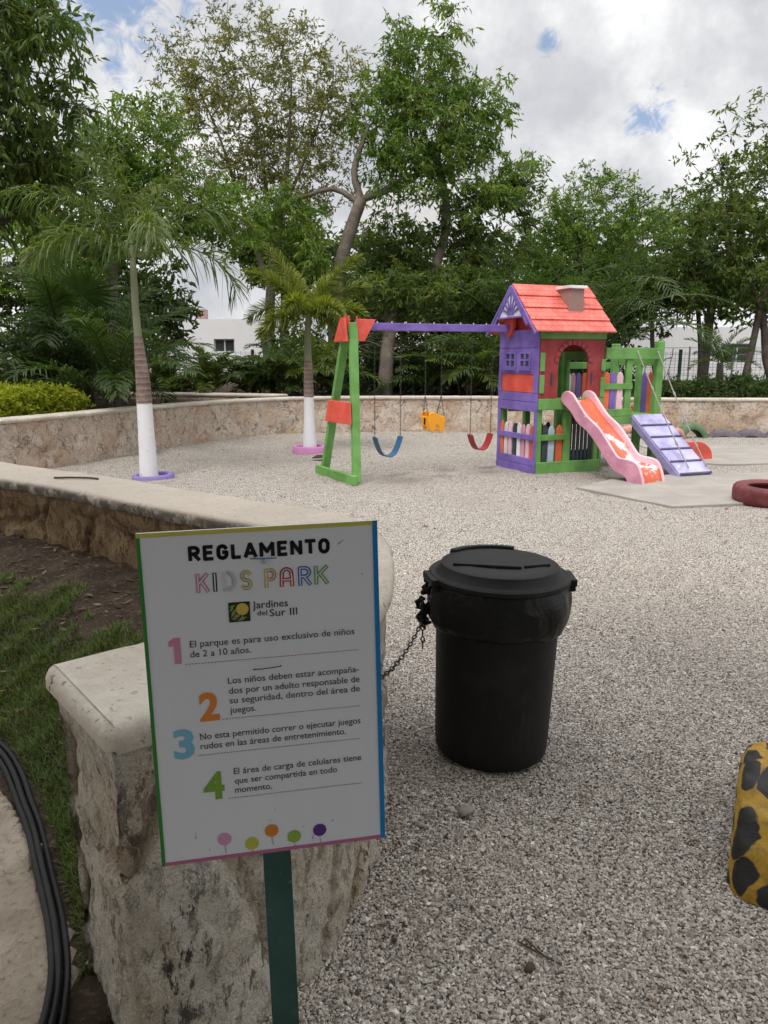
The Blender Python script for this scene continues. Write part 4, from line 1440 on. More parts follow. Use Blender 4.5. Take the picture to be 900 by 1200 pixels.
# orange second slide at the far end of the platform
S2 = empty('slide', (2.085, 0.10, 0.0))
S2.parent = PS
S2.rotation_euler = (0, 0, R(-90 + 3))
S2.scale = (1, 1.38, 1)
top2 = [(0.0, 0.86), (0.08, 0.80), (0.30, 0.50), (0.50, 0.33), (0.60, 0.31), (0.70, 0.305), (0.80, 0.27), (0.90, 0.16), (0.935, 0.0)]
bot2 = [(0.0, 0.70), (0.18, 0.48), (0.36, 0.24), (0.50, 0.09), (0.60, 0.0)]
for sx in (0.02, 0.46):
    b = MB()
    # local x here runs across the slide, local y backwards along it
    b.prism([(s, z) for s, z in [(p.x, p.y) for p in catmull([(a, c, 0) for a, c in top2], 0.04)]] + [(s, z) for s, z in bot2[::-1]], (-sx, 0, 0), (0, 1, 0), (0, 0, 1), (-0.045, 0, 0))
    b.build('side_rail', M['redorange'], S2, bevel=0.01)
b = MB()
f2 = catmull([(0.0, 0.72, 0), (0.30, 0.38, 0), (0.50, 0.17, 0), (0.70, 0.13, 0), (0.86, 0.10, 0), (0.90, 0.0, 0)], 0.04)
b.add([(x, p.x, p.y) for p in f2 for x in (-0.066, -0.459)], [(2 * i, 2 * i + 1, 2 * i + 3, 2 * i + 2) for i in range(len(f2) - 1)])
c2 = b.build('chute', M['orange'], S2, smooth=True)
c2.modifiers.new('thick', 'SOLIDIFY').thickness = 0.02

# swing beam and its A-frame
bx0, by0, bx1, by1, bz = -2.52, 0.50, -0.0285, 0.70, 1.962
part('swing_beam', M['purple'], lambda b: b.bar((bx0, by0, bz - 0.014), (bx1 + 0.03, by1, bz), 0.075, 0.095))


def bolts(b):
    for k in range(11):
        u = (k + 1) / 12
        b.lathe([(0.010, 0), (0.010, 0.008), (0.006, 0.022), (0, 0.022)], 8, (bx0 + (bx1 - bx0) * u, by0 + (by1 - by0) * u, bz + 0.034 + 0.014 * u))


part('bolt', M['steel'], bolts, bevel=0)
part('beam_bracket', M['redorange'], lambda b: b.prism([(0.58, 2.10), (0.58, 1.98), (0.64, 1.88), (0.70, 1.84), (0.76, 1.88), (0.80, 1.96), (0.80, 2.08)], (-0.075, 0, 0), (0, 1, 0), (0, 0, 1), (0.046, 0, 0)), bevel=0.004)
AF = empty('swing_frame', (0, 0, 0))
AF.parent = PS
fa, fb = Vector((-2.475, 0.425, 1.985)), Vector((-2.545, 0.135, 0.03))
ba, bb_ = Vector((-2.52, 0.555, 1.90)), Vector((-2.66, 1.11, 0.03))
part('leg', M['green'], lambda b: b.bar(fb, fa, 0.105, 0.07, up=(0.1, -1, 0)), AF)
part('leg', M['green'], lambda b: b.bar(bb_, ba, 0.105, 0.07, up=(0.1, -1, 0)), AF)
part('foot_bar', M['green'], lambda b: b.bar((-2.60, 0.02, 0.065), (-2.745, 1.18, 0.065), 0.06, 0.12), AF)
lx = lambda u, A=fa, B_=fb: A.lerp(B_, u)
f1, f2_, k1, k2 = fa.lerp(fb, 0.495), fa.lerp(fb, 0.635), ba.lerp(bb_, 0.47), ba.lerp(bb_, 0.62)
off = Vector((-0.062, -0.012, 0))
part('brace_panel', M['redorange'], lambda b: b.add([p for p in (f1 + off + Vector((0, -0.03, 0)), f2_ + off + Vector((0, -0.03, 0)), k2 + off + Vector((0, 0.05, 0)), k1 + off + Vector((0, 0.05, 0)))] +
                                                  [p + Vector((-0.03, 0, 0)) for p in (f1 + off + Vector((0, -0.03, 0)), f2_ + off + Vector((0, -0.03, 0)), k2 + off + Vector((0, 0.05, 0)), k1 + off + Vector((0, 0.05, 0)))],
                                                  [(0, 1, 2, 3), (7, 6, 5, 4), (0, 4, 5, 1), (1, 5, 6, 2), (2, 6, 7, 3), (3, 7, 4, 0)]), AF, 0.004)
part('gusset', M['redorange'], lambda b: b.prism([(0.0, 0), (0.13, 0), (0.26, -0.0), (0.10, -0.27), (0.0, -0.27)], (-2.424, 0.40, 2.035), (0.99, 0.08, 0), (0, 0, 1), (0, 0.035, 0)), AF, 0.004)
part('gusset', M['redorange'], lambda b: b.prism([(0.0, 0.02), (0.10, 0.02), (0.30, -0.27), (-0.06, -0.27)], (-2.60, 0.42, 2.03), (-0.12, 0.99, 0), (0, 0, 1), (0.035, 0.004, 0)), AF, 0.004)
part('beam_plate', M['redorange'], lambda b: [b.box(-2.53, -2.512, 0.43, 0.59, 1.90, 2.075), b.box(-2.437, -2.426, 0.385, 0.42, 1.90, 2.07)], AF, 0.003)

# ------------------------------------------------------------------ swings: each hangs from the beam by two chains
Pm = Matrix.Translation((2.067, 10.018, 0.0)) @ Matrix.Rotation(R(22), 4, 'Z')


def beam_pt(u):
    return Pm @ Vector((bx0 + (bx1 - bx0) * u, by0 + (by1 - by0) * u, bz - 0.062 + 0.014 * (u - 1)))


U_ = ((beam_pt(1) - beam_pt(0)) * Vector((1, 1, 0))).normalized()
V_ = Vector((-U_.y, U_.x, 0))


def hang_chain(root, a, c):
    b = MB()
    chain(b, [a - root.location, c - root.location], 0.034, 0.018, 0.0032)
    b.build('chain', M['iron'], root, smooth=True)


def swing(t0, t1, ztop, zlow, m_, label):
    pa, pb = beam_pt(t0), beam_pt(t1)
    mid = (pa + pb) / 2
    root = empty('swing', (mid.x, mid.y, beam_pt(0.5).z), label=label, cat='swing', group='swings hanging from the beam')
    P = []
    for k in range(17):
        u = k / 16
        p = pa.lerp(pb, u)
        s = abs(2 * u - 1)
        p.z = zlow + (ztop - zlow) * (s ** 2.6)
        P.append(p - root.location)
    b = MB()
    for q in (-1,):
        vs = [p + V_ * y + Vector((0, 0, dz)) for p in P for y, dz in ((-0.075, 0), (0.075, 0), (0.075, 0.012), (-0.075, 0.012))]
        fs = []
        for i in range(16):
            for j in range(4):
                fs.append((i * 4 + j, i * 4 + (j + 1) % 4, (i + 1) * 4 + (j + 1) % 4, (i + 1) * 4 + j)[::-1])
        fs += [(0, 1, 2, 3), (67, 66, 65, 64)]
        b.add(vs, fs)
    b.build('seat', m_, root, smooth=True, auto=40)
    for p, q in ((pa, P[0]), (pb, P[-1])):
        hang_chain(root, p, root.location + q)
    return root


def tfrac(t):
    """distance along the beam from the frame, in metres, to a fraction"""
    return t / (beam_pt(1) - beam_pt(0)).length


swing(tfrac(0.375), tfrac(0.755), 0.53, 0.275, M['beltblue'], 'blue belt swing next to the green swing frame, hanging low from the purple beam')
swing(tfrac(1.86), tfrac(2.20), 0.50, 0.285, M['beltred'], 'red belt swing beside the purple wall of the playhouse, hanging low from the beam')
# toddler bucket swing
ta, tb = tfrac(1.13), tfrac(1.38)
pa, pb = beam_pt(ta), beam_pt(tb)
mid = (pa + pb) / 2
BS = empty('swing', (mid.x, mid.y, mid.z), label='yellow toddler bucket swing with leg holes, higher than the two belt swings beside it', cat='swing', group='swings hanging from the beam')
b = MB()
ax = Matrix(((U_.x, V_.x, 0, 0), (U_.y, V_.y, 0, 0), (0, 0, 1, 0), (0, 0, 0, 1)))
zc = 0.62 - BS.location.z
O_ = [(-0.15, 0.20), (-0.13, 0.215), (-0.06, 0.232), (0.03, 0.20), (0.09, 0.175), (0.15, 0.165), (0.155, 0.09), (0.14, 0.0), (0.10, -0.055), (0.055, -0.055), (0.045, 0.02), (0.02, 0.06), (-0.02, 0.05), (-0.035, 0.0), (-0.045, -0.04), (-0.09, -0.045), (-0.13, 0.0), (-0.155, 0.10)]
b.prism(O_, Vector((0, 0, zc)) - V_ * 0.13, U_, (0, 0, 1), V_ * 0.025)
b.prism([(x, z * 0.9 + 0.03) for x, z in O_], Vector((0, 0, zc)) + V_ * 0.11, U_, (0, 0, 1), V_ * 0.025)
for sx in (-1, 1):
    b.prism([(-0.105, 0.17), (0.105, 0.17), (0.105, 0.03), (-0.105, 0.03)], Vector((0, 0, zc)) + U_ * (sx * 0.148 - 0.012), V_, (0, 0, 1), U_ * 0.024)
b.prism([(-0.14, -0.02), (0.14, -0.02), (0.14, 0.0), (-0.14, 0.0)], Vector((0, 0, zc)) - V_ * 0.104, U_, (0, 0, 1), V_ * 0.213)
so_ = b.build('seat', M['bucket'], BS, bevel=0.012)
so_.scale = (0.84, 0.84, 1)
b = MB()
b.bar(Vector((-0.15, -0.0, zc + 0.17)) * 0 + U_ * -0.137 + Vector((0, 0, zc + 0.15)) - V_ * 0.02, U_ * -0.137 + Vector((0, 0, zc + 0.06)) - V_ * 0.02, 0.03, 0.02, up=V_)
b.build('buckle', M['black'], BS, bevel=0.004)
for sx, p in ((-1, pa), (1, pb)):
    for sy in (-1, 1):
        a = p
        j = Vector((mid.x, mid.y, 0)) + U_ * sx * 0.125 + Vector((0, 0, 1.05))
        hang_chain(BS, p, j) if sy < 0 else None
        hang_chain(BS, j, Vector((mid.x, mid.y, 0.62 + (0.19 if sx < 0 else 0.16))) + U_ * sx * (0.126 - 0.025 * (sy > 0)) + V_ * sy * 0.085)

# ------------------------------------------------------------------ tyres
def tyre_profile(R0, w):
    h = w / 2
    return [(R0 * 0.60, -h * 0.72), (R0 * 0.66, -h * 0.95), (R0 * 0.80, -h * 1.0), (R0 * 0.93, -h * 0.88), (R0 * 0.985, -h * 0.66), (R0, -h * 0.3), (R0, h * 0.3), (R0 * 0.985, h * 0.66),
            (R0 * 0.93, h * 0.88), (R0 * 0.80, h), (R0 * 0.66, h * 0.95), (R0 * 0.60, h * 0.72), (R0 * 0.63, h * 0.5), (R0 * 0.86, h * 0.4), (R0 * 0.86, -h * 0.4), (R0 * 0.63, -h * 0.5)]


def tyre(R0, w, m_, loc, rot, label, group=None):
    b = MB()
    nt = 72

    def fn(r, z, a):
        tread = 0.012 * R0 / 0.35 if (r > R0 * 0.975 and int(a * nt / (2 * PI) + 0.5) % 3 == 0) else 0
        return r - tread, z
    b.lathe(tyre_profile(R0, w), nt, fn=fn, closed=True)
    o = b.build('tyre', m_, smooth=True, auto=45)
    o.location = loc
    o.rotation_euler = rot
    return tag(o, label, 'tyre', group)


tyre(0.37, 0.20, M['redtyre'], (4.19, 7.92, 0.115), (R(2), R(-1), 0.3), 'dark red painted tyre lying flat on the edge of the concrete slab')
tyre(0.40, 0.20, M['greentyre'], (6.15, 14.75, -0.08), (R(78), 0, R(24)), 'green half-buried tyre standing like an arch against the far wall', 'buried tyres along the far wall')
for x, y, mm, lab in ((6.86, 14.95, 'greytyre', 'violet grey tyre buried to a low hump beside the green tyre arch'),
                      (7.42, 15.0, 'greytyre', 'violet grey tyre buried to a low hump, middle one of three by the far wall'),
                      (8.02, 14.98, 'darktyre', 'charcoal tyre buried to a low hump by the far wall, darkest of three')):
    tyre(0.45, 0.34, M[mm], (x, y, -0.295), (R(76), 0, R(random.Random(x).uniform(-14, 14))), lab, 'buried tyres along the far wall')
tyre(0.36, 0.22, M['pinktyre'], (5.72, 14.4, -0.12), (R(75), 0, R(50)), 'salmon half-buried tyre near the green tyre arch by the far wall', 'buried tyres along the far wall')
tyre(0.40, 0.24, M['pinktyre'], (4.95, 14.8, -0.14), (R(80), 0, R(10)), 'dull salmon half-buried tyre seen under the playhouse platform', 'buried tyres along the far wall')

# yellow half-buried tyre with black spots at the right edge
tyre(0.41, 0.34, M['spotted'], (1.335, 2.165, -0.125), (R(90), 0, R(62)), 'yellow painted half-buried tyre with black animal spots at the edge of the gravel')

# ------------------------------------------------------------------ hoses along the edge of the grass
for k, lab in enumerate(('black ribbed hose lying against the grass, innermost of the three', 'black ribbed hose lying between the two others along the grass edge', 'black ribbed hose lying on the sandy path, outermost of the three')):
    pts = catmull([(x, y, 0) for x, y in HOSE], 0.012)
    b = MB()
    n = len(pts)
    P = []
    for i, p in enumerate(pts):
        d = (pts[min(i + 1, n - 1)] - pts[max(i - 1, 0)]).normalized()
        q = p + Vector((-d.y, d.x, 0)) * (0.018 - 0.0185 * k + 0.002 * math.sin(i * 0.02 + k * 2))
        hz = float(max(dirt_hz(np.array(q.x), np.array(q.y)), soil_hz(np.array(q.x), np.array(q.y))))
        P.append(Vector((q.x, q.y, hz)))
    zs = [p.z for p in P]
    for i in range(n):
        P[i].z = sum(zs[max(0, i - 12):i + 13]) / len(zs[max(0, i - 12):i + 13]) + 0.012 + 0.005 * (k == 1)
    b.tube(P, [0.0092 + (0.0009 if i % 2 else 0) for i in range(n)], 10)
    tag(b.build('hose', M['black'], smooth=True), lab, 'hose', 'black hoses along the grass edge')

# ------------------------------------------------------------------ grass, pebbles and litter
rng = np.random.default_rng(11)


def tris(name, V, m_, rnd, kind):
    n = len(V) // 3
    return tag(quads(name, V, np.arange(n * 3).reshape(n, 3), m_, rnd=rnd), kind=kind)


X = rng.uniform(-3.2, -0.5, 330000)
Y = rng.uniform(1.0, 4.3, 330000)
d1 = side_of(X, Y, EXT)
d2 = side_of(X, Y, HOSE + [(-0.73, -4.0)])
dw = (X + 0.5) * -0.57 + (Y - 3.13) * -0.82
gp_ = rng.normal(size=(60, 60))
gp_ = (gp_ + np.roll(gp_, 1, 0) + np.roll(gp_, 1, 1) + np.roll(np.roll(gp_, 1, 0), 1, 1)) / 2
patch = 0.22 * gp_[((X + 4) * 12).astype(int) % 60, (Y * 12).astype(int) % 60] + np.sin(X * 3.3 + 1) * np.sin(Y * 2.9 + X) * 0.25
keep = (d1 < -0.16) & (d2 > 0.055) & (dw + patch * 0.35 > 0.50) & (rng.uniform(size=len(X)) < np.clip(0.55 + patch * 0.8 + (dw - 0.5) * 1.2, 0.05, 1))
X, Y = X[keep][:120000], Y[keep][:120000]
n = len(X)
Z = soil_hz(X, Y)
a = rng.uniform(0, 2 * PI, n)
L = rng.uniform(0.018, 0.055, n)
lean = rng.uniform(0.3, 1.3, n)
wd = rng.uniform(0.0016, 0.0036, n)
base = np.stack([X, Y, Z - 0.004], -1)
dirn = np.stack([np.cos(a) * np.sin(lean), np.sin(a) * np.sin(lean), np.cos(lean)], -1)
sid = np.stack([-np.sin(a), np.cos(a), 0 * a], -1)
V = np.stack([base - sid * wd[:, None], base + sid * wd[:, None], base + dirn * L[:, None]], 1).reshape(-1, 3)
tris('grass', V, M['grass'], np.clip(rng.normal(0.4, 0.25, n) + 0.25 * patch[keep][:n], 0, 1), 'stuff')

# crushed limestone chips over the nearer gravel
oc = np.array([(1, 0, 0), (-1, 0, 0), (0, 1, 0), (0, -1, 0), (0, 0, 1), (0, 0, -1)], float)
of = np.array([(0, 2, 4), (2, 1, 4), (1, 3, 4), (3, 0, 4), (2, 0, 5), (1, 2, 5), (3, 1, 5), (0, 3, 5)])
N0 = 270000
yy = 1.05 + 4.6 * rng.uniform(size=N0) ** 1.35
xx = rng.uniform(-0.35, 1.0, N0) * (0.62 * yy + 0.25)
d1 = side_of(xx, yy, EXT)
keep = (d1 > 0.14) & (np.hypot(xx - CX, yy - CY) > 0.2) & ((np.abs((xx - 1.335) * 0.883 - (yy - 2.165) * 0.469) > 0.17) | (np.abs((xx - 1.335) * 0.469 + (yy - 2.165) * 0.883) > 0.39))
xx, yy = xx[keep][:175000], yy[keep][:175000]
n = len(xx)
sz = rng.lognormal(math.log(0.0038), 0.36, n)
sz = np.clip(sz, 0.002, 0.012)
cs = oc[None] * (sz[:, None, None] * rng.uniform(0.6, 1.3, (n, 6, 1))) * np.array([1, 0.9, 0.75])
cs += rng.normal(0, 0.18, (n, 6, 3)) * sz[:, None, None]
th = rng.uniform(0, 2 * PI, n)
c_, s_ = np.cos(th)[:, None], np.sin(th)[:, None]
px = cs[..., 0] * c_ - cs[..., 1] * s_ + xx[:, None]
py = cs[..., 0] * s_ + cs[..., 1] * c_ + yy[:, None]
pz = cs[..., 2] + (ghz(xx, yy) + sz * 0.35)[:, None]
V = np.stack([px, py, pz], -1).reshape(-1, 3)
F = (of[None] + (np.arange(n) * 6)[:, None, None]).reshape(-1, 3)
tag(quads('gravel', V, F, M['chip'], rnd=np.repeat(np.clip(rng.normal(0.5, 0.27, n), 0, 1), 8)), kind='stuff')

# leaf litter: on the soil, and sprinkled over the gravel
def litter(n, xf, yf, zf, lo, hi, name):
    x, y = xf(n), yf(n)
    z = zf(x, y) + 0.006
    a = rng.uniform(0, 2 * PI, n)
    L = rng.uniform(lo, hi, n)
    d = np.stack([np.cos(a), np.sin(a), rng.uniform(-0.15, 0.35, n)], -1)
    s = np.stack([-np.sin(a), np.cos(a), rng.uniform(-0.3, 0.3, n)], -1)
    p = np.stack([x, y, z], -1)
    W_ = L * rng.uniform(0.2, 0.4, n)
    V = np.stack([p, p + d * (L * .45)[:, None] - s * (W_ / 2)[:, None], p + d * L[:, None], p + d * (L * .45)[:, None] + s * (W_ / 2)[:, None]], 1).reshape(-1, 3)
    return V


parts_ = []
gx = lambda n: rng.uniform(-4.5, 8.5, n)
Vg = litter(900, gx, lambda n: rng.uniform(6.0, 15.8, n), ghz, 0.025, 0.09, '')
k = side_of(Vg[::4, 0], Vg[::4, 1], FAR) < -0.2
Vg = Vg.reshape(-1, 4, 3)[k].reshape(-1, 3)
Vn = litter(170, lambda n: rng.uniform(0.1, 3.2, n), lambda n: rng.uniform(1.5, 6.5, n), ghz, 0.012, 0.045, '')
Vs = litter(2600, lambda n: rng.uniform(-3.4, -0.75, n), lambda n: rng.uniform(1.9, 5.4, n), soil_hz, 0.012, 0.055, '')
q = Vs.reshape(-1, 4, 3)
c0_ = q[:, 0]
k = (side_of(c0_[:, 0], c0_[:, 1], EXT) < -0.17) & (((c0_[:, 0] + 0.5) * -0.57 + (c0_[:, 1] - 3.13) * -0.82) < 0.95)
Vs = q[k].reshape(-1, 3)
V = np.concatenate([Vg, Vn, Vs])
tag(quads('leaf_litter', V, np.arange(len(V)).reshape(-1, 4), M['dryleaf'], rnd=rng.uniform(0, 1, len(V) // 4)), kind='stuff')

b = MB()
b.tube([(-1.93, 4.28, 0.868), (-1.83, 4.265, 0.872), (-1.72, 4.265, 0.870), (-1.66, 4.25, 0.867)], 0.006, 6)
tag(b.build('twig', M['twig']), 'short brown twig lying on the coping of the near stone wall', 'twig')
b = MB()
b.tube([(0.44, 1.62, 0.012), (0.452, 1.69, 0.016), (0.45, 1.76, 0.014)], [0.003, 0.0025, 0.002], 5)
tag(b.build('twig', M['rope']), 'pale dry stalk lying on the gravel in front of the dustbin', 'twig')
b = MB()
for dx, dy, L, a in ((0.0, 0.0, 0.13, 0.5), (0.02, 0.01, 0.09, 0.2)):
    b.tube([(0.36 + dx, 1.72 + dy, 0.012), (0.36 + dx + L * math.cos(a - 1.2), 1.72 + dy + L * math.sin(a - 1.2), 0.014)], 0.0025, 5)
tag(b.build('twig', M['twig']), 'dark broken twigs lying crosswise beside the pale stalk on the gravel', 'twig')


def pebble(loc, size, m_, label, cat='stone', group=None, seed=0):
    b = MB()
    prof = [(0.0, -0.5), (0.35, -0.45), (0.5, -0.1), (0.47, 0.15), (0.3, 0.4), (0.0, 0.48)]
    b.lathe(prof, 14, fn=lambda r, z, a: (r * (1 + 0.25 * noise.noise(Vector((math.cos(a) + seed, math.sin(a), z * 2)))), z))
    o = b.build(cat, m_, smooth=True)
    o.location = loc
    o.scale = size
    o.rotation_euler = (0, 0, seed * 1.3)
    return tag(o, label, cat, group)


pebble((0.285, 2.305, 0.016), (0.075, 0.04, 0.028), M['trunkwhite'] if False else M['concrete'], 'flat tan pebble lying on the gravel in front of the dustbin', seed=0.5)
pebble((0.125, 2.23, 0.012), (0.03, 0.022, 0.016), M['coping'], 'small pale pebble on the gravel between the sign and the dustbin', seed=2)
pebble((0.375, 1.63, 0.012), (0.035, 0.024, 0.02), M['twig'], 'small brown stone on the gravel near the bottom of the view', seed=3.1)
b = MB()
b.prism([(-0.11, -0.03), (0.08, -0.05), (0.13, 0.02), (-0.05, 0.05)], (-2.20, 3.62, float(soil_hz(np.array(-2.2), np.array(3.62))) + 0.012), (1, 0.1, -0.10), (0.2, 1, 0.22), (0, 0, 0.012))
tag(b.build('stone', M['concrete'], bevel=0.003), 'flat grey piece of slab lying on the soil below the stone wall', 'stone')
b = MB()
for k in range(7):
    a = k * 0.9
    p = Vector((-1.12 + 0.03 * math.cos(a), 11.55 + 0.05 * math.sin(a), 0.02))
    b.add([p, p + Vector((0.10, 0.02, 0.05)), p + Vector((0.20 + 0.02 * k, -0.02, 0.03)), p + Vector((0.10, -0.05, 0.01))], [(0, 1, 2, 3)])
tag(b.build('dry_leaf', M['dryleaf'], smooth=True), 'curled brown leaf lying on the gravel beside the pink palm ring', 'leaf')

# ------------------------------------------------------------------ plants
def unit(v):
    return v / np.maximum(np.linalg.norm(v, axis=-1, keepdims=True), 1e-9)


def leaf_quads(P, D, L, Wd, g):
    """diamond leaves: base P, direction D, length L, width Wd"""
    n = len(P)
    r = unit(g.normal(size=(n, 3)))
    Sd = unit(np.cross(D, r))
    Nn = np.cross(Sd, D)
    mid = P + D * (L * 0.42)[:, None]
    tip = P + D * L[:, None] - Nn * (L * 0.10)[:, None]
    return np.stack([P, mid - Sd * (Wd / 2)[:, None] + Nn * (Wd * 0.15)[:, None], tip, mid + Sd * (Wd / 2)[:, None] + Nn * (Wd * 0.15)[:, None]], 1).reshape(-1, 3)


def clump_leaves(C, g, twigs=5, per=9, reach=0.42, leaf=0.13, width=0.36, droop=0.5, upb=0.35, spread=1.0):
    """sprays of leaves on short twigs round each clump centre; C (k,3). returns V, rnd, twig segments"""
    k = len(C)
    base = np.repeat(C, twigs, 0)
    D = g.normal(size=(k * twigs, 3)) * spread
    D[:, 2] = D[:, 2] * 0.7 + upb
    D = unit(D)
    Lt = reach * g.uniform(0.5, 1.15, k * twigs)
    cr = np.repeat(np.repeat(g.uniform(0, 1, k), twigs), per)
    u = np.tile(np.linspace(0.15, 1.0, per), k * twigs) + g.uniform(-0.05, 0.05, k * twigs * per)
    B0 = np.repeat(base, per, 0)
    DD = np.repeat(D, per, 0)
    P = B0 + DD * (u * np.repeat(Lt, per))[:, None]
    P[:, 2] -= droop * 0.35 * (u ** 2) * np.repeat(Lt, per)
    E_ = DD * 0.55 + g.normal(size=P.shape) * 0.55
    E_[:, 2] -= droop
    E_ = unit(E_)
    L = leaf * g.uniform(0.6, 1.25, len(P))
    V = leaf_quads(P, E_, L, L * width, g)
    rnd = np.clip(0.55 * cr + 0.45 * g.uniform(0, 1, len(P)), 0, 1)
    tw = (base, base + D * Lt[:, None] - np.array([0, 0, 1.0]) * (droop * 0.35 * Lt)[:, None])
    return V, rnd, tw


def blob_points(blobs, g, hollow=0.55):
    out_ = []
    for cx, cy, cz, rx, ry, rz, n in blobs:
        d = unit(g.normal(size=(n, 3)))
        r = (hollow ** 3 + (1 - hollow ** 3) * g.uniform(size=n)) ** (1 / 3)
        jit = 1 + 0.16 * np.sin(d[:, 0] * 5 + cx) * np.sin(d[:, 2] * 6 + cz) + g.normal(0, 0.07, n)
        out_.append(np.array([cx, cy, cz]) + d * (r * jit)[:, None] * np.array([rx, ry, rz]))
    return np.concatenate(out_)


def tree(name, label, trunks, blobs, lm, bark, seed, cat='tree', group=None, hollow=0.4, density=0.85, twig_tubes=True, zmin=None, extra=None, **kw):
    """trunks: list of [(x,y,z,r)...]; blobs: crown ellipsoids with clump counts"""
    g = np.random.default_rng(seed)
    base = trunks[0][0]
    root = empty(name, base[:3], label=label, cat=cat, group=group)
    o = np.array(base[:3])
    C = blob_points([(*b_[:6], max(4, int(b_[6] * density))) for b_ in blobs], g, hollow)
    if extra is not None:
        C = np.concatenate([C, np.array(extra, float)])
    if zmin is not None:
        C = C[C[:, 2] > zmin]
    # skeleton
    nodes, par, rad = [], [], []
    for tr in trunks:
        pts = catmull([p[:3] for p in tr], 0.25)
        n = len(pts)
        prev = -1
        if nodes and tr is not trunks[0]:
            q = np.array(nodes)
            prev = int(np.argmin(np.linalg.norm(q - np.array(pts[0]), axis=1))) if np.min(np.linalg.norm(q - np.array(pts[0]), axis=1)) < 0.6 else -1
        for i, p in enumerate(pts):
            u = i / (n - 1) * (len(tr) - 1)
            k = min(int(u), len(tr) - 2)
            r = tr[k][3] + (tr[k + 1][3] - tr[k][3]) * (u - k)
            nodes.append(np.array(p))
            par.append(prev)
            rad.append(r)
            prev = len(nodes) - 1
    ntr = len(nodes)
    tops = np.array(nodes)
    d0 = np.min(np.linalg.norm(C[:, None] - tops[None, ::2], axis=2), axis=1)
    low = min(b_[2] - b_[5] for b_ in blobs) - 0.6
    for ci in np.argsort(d0):
        c = C[ci]
        q = np.array(nodes)
        dv = c - q
        dist = np.linalg.norm(dv, axis=1) * (1 + 0.6 * np.clip(q[:, 2] - c[2] + 0.1, 0, 1)) + np.where(q[:, 2] < low, 1.5, 0)
        j = int(np.argmin(dist))
        a = q[j]
        L = np.linalg.norm(c - a)
        n = max(1, int(L / 0.45))
        prev = j
        bend = g.normal(size=3) * 0.10 * L
        bend[2] -= 0.05 * L
        for i in range(1, n + 1):
            u = i / n
            nodes.append(a + (c - a) * u + bend * math.sin(PI * u))
            par.append(prev)
            rad.append(0.0)
            prev = len(nodes) - 1
    n = len(nodes)
    area = np.zeros(n)
    nch = np.zeros(n, int)
    for i in range(n - 1, -1, -1):
        if nch[i] == 0:
            area[i] = max(area[i], 0.006 ** 2.2)
        if rad[i] == 0:
            rad[i] = min(area[i] ** (1 / 2.2), 0.09)
        if par[i] >= 0:
            area[par[i]] += area[i]
            nch[par[i]] += 1
    b = MB()
    used = [False] * n
    kids = [[] for _ in range(n)]
    for i in range(n):
        if par[i] >= 0:
            kids[par[i]].append(i)
    starts = [i for i in range(n) if par[i] < 0]
    while starts:
        i = starts.pop()
        chn = [par[i]] if par[i] >= 0 else []
        rr = [min(rad[par[i]], rad[i] * 1.25)] if par[i] >= 0 else []
        while True:
            chn.append(i)
            rr.append(rad[i])
            ks = sorted(kids[i], key=lambda k_: -rad[k_])
            if not ks:
                break
            starts += ks[1:]
            i = ks[0]
        if len(chn) > 1:
            big = max(rr) > 0.05
            if big:
                rr = [r * (1 + 0.10 * noise.noise(Vector(nodes[c_]) * 3)) for r, c_ in zip(rr, chn)]
            b.tube([Vector(nodes[c_] - o) for c_ in chn], rr, 10 if big else 5, cap=False)
    V, rnd, tw = clump_leaves(C, g, **kw)
    if twig_tubes:
        k = min(len(tw[0]), 900)
        for a, c in list(zip(*tw))[:k]:
            b.tube([Vector(a - o), Vector(c - o)], [0.005, 0.002], 3, cap=False)
    b.build('trunk', bark, root, smooth=True)
    quads('crown', V - o, np.arange(len(V)).reshape(-1, 4), lm, root, rnd)
    return root


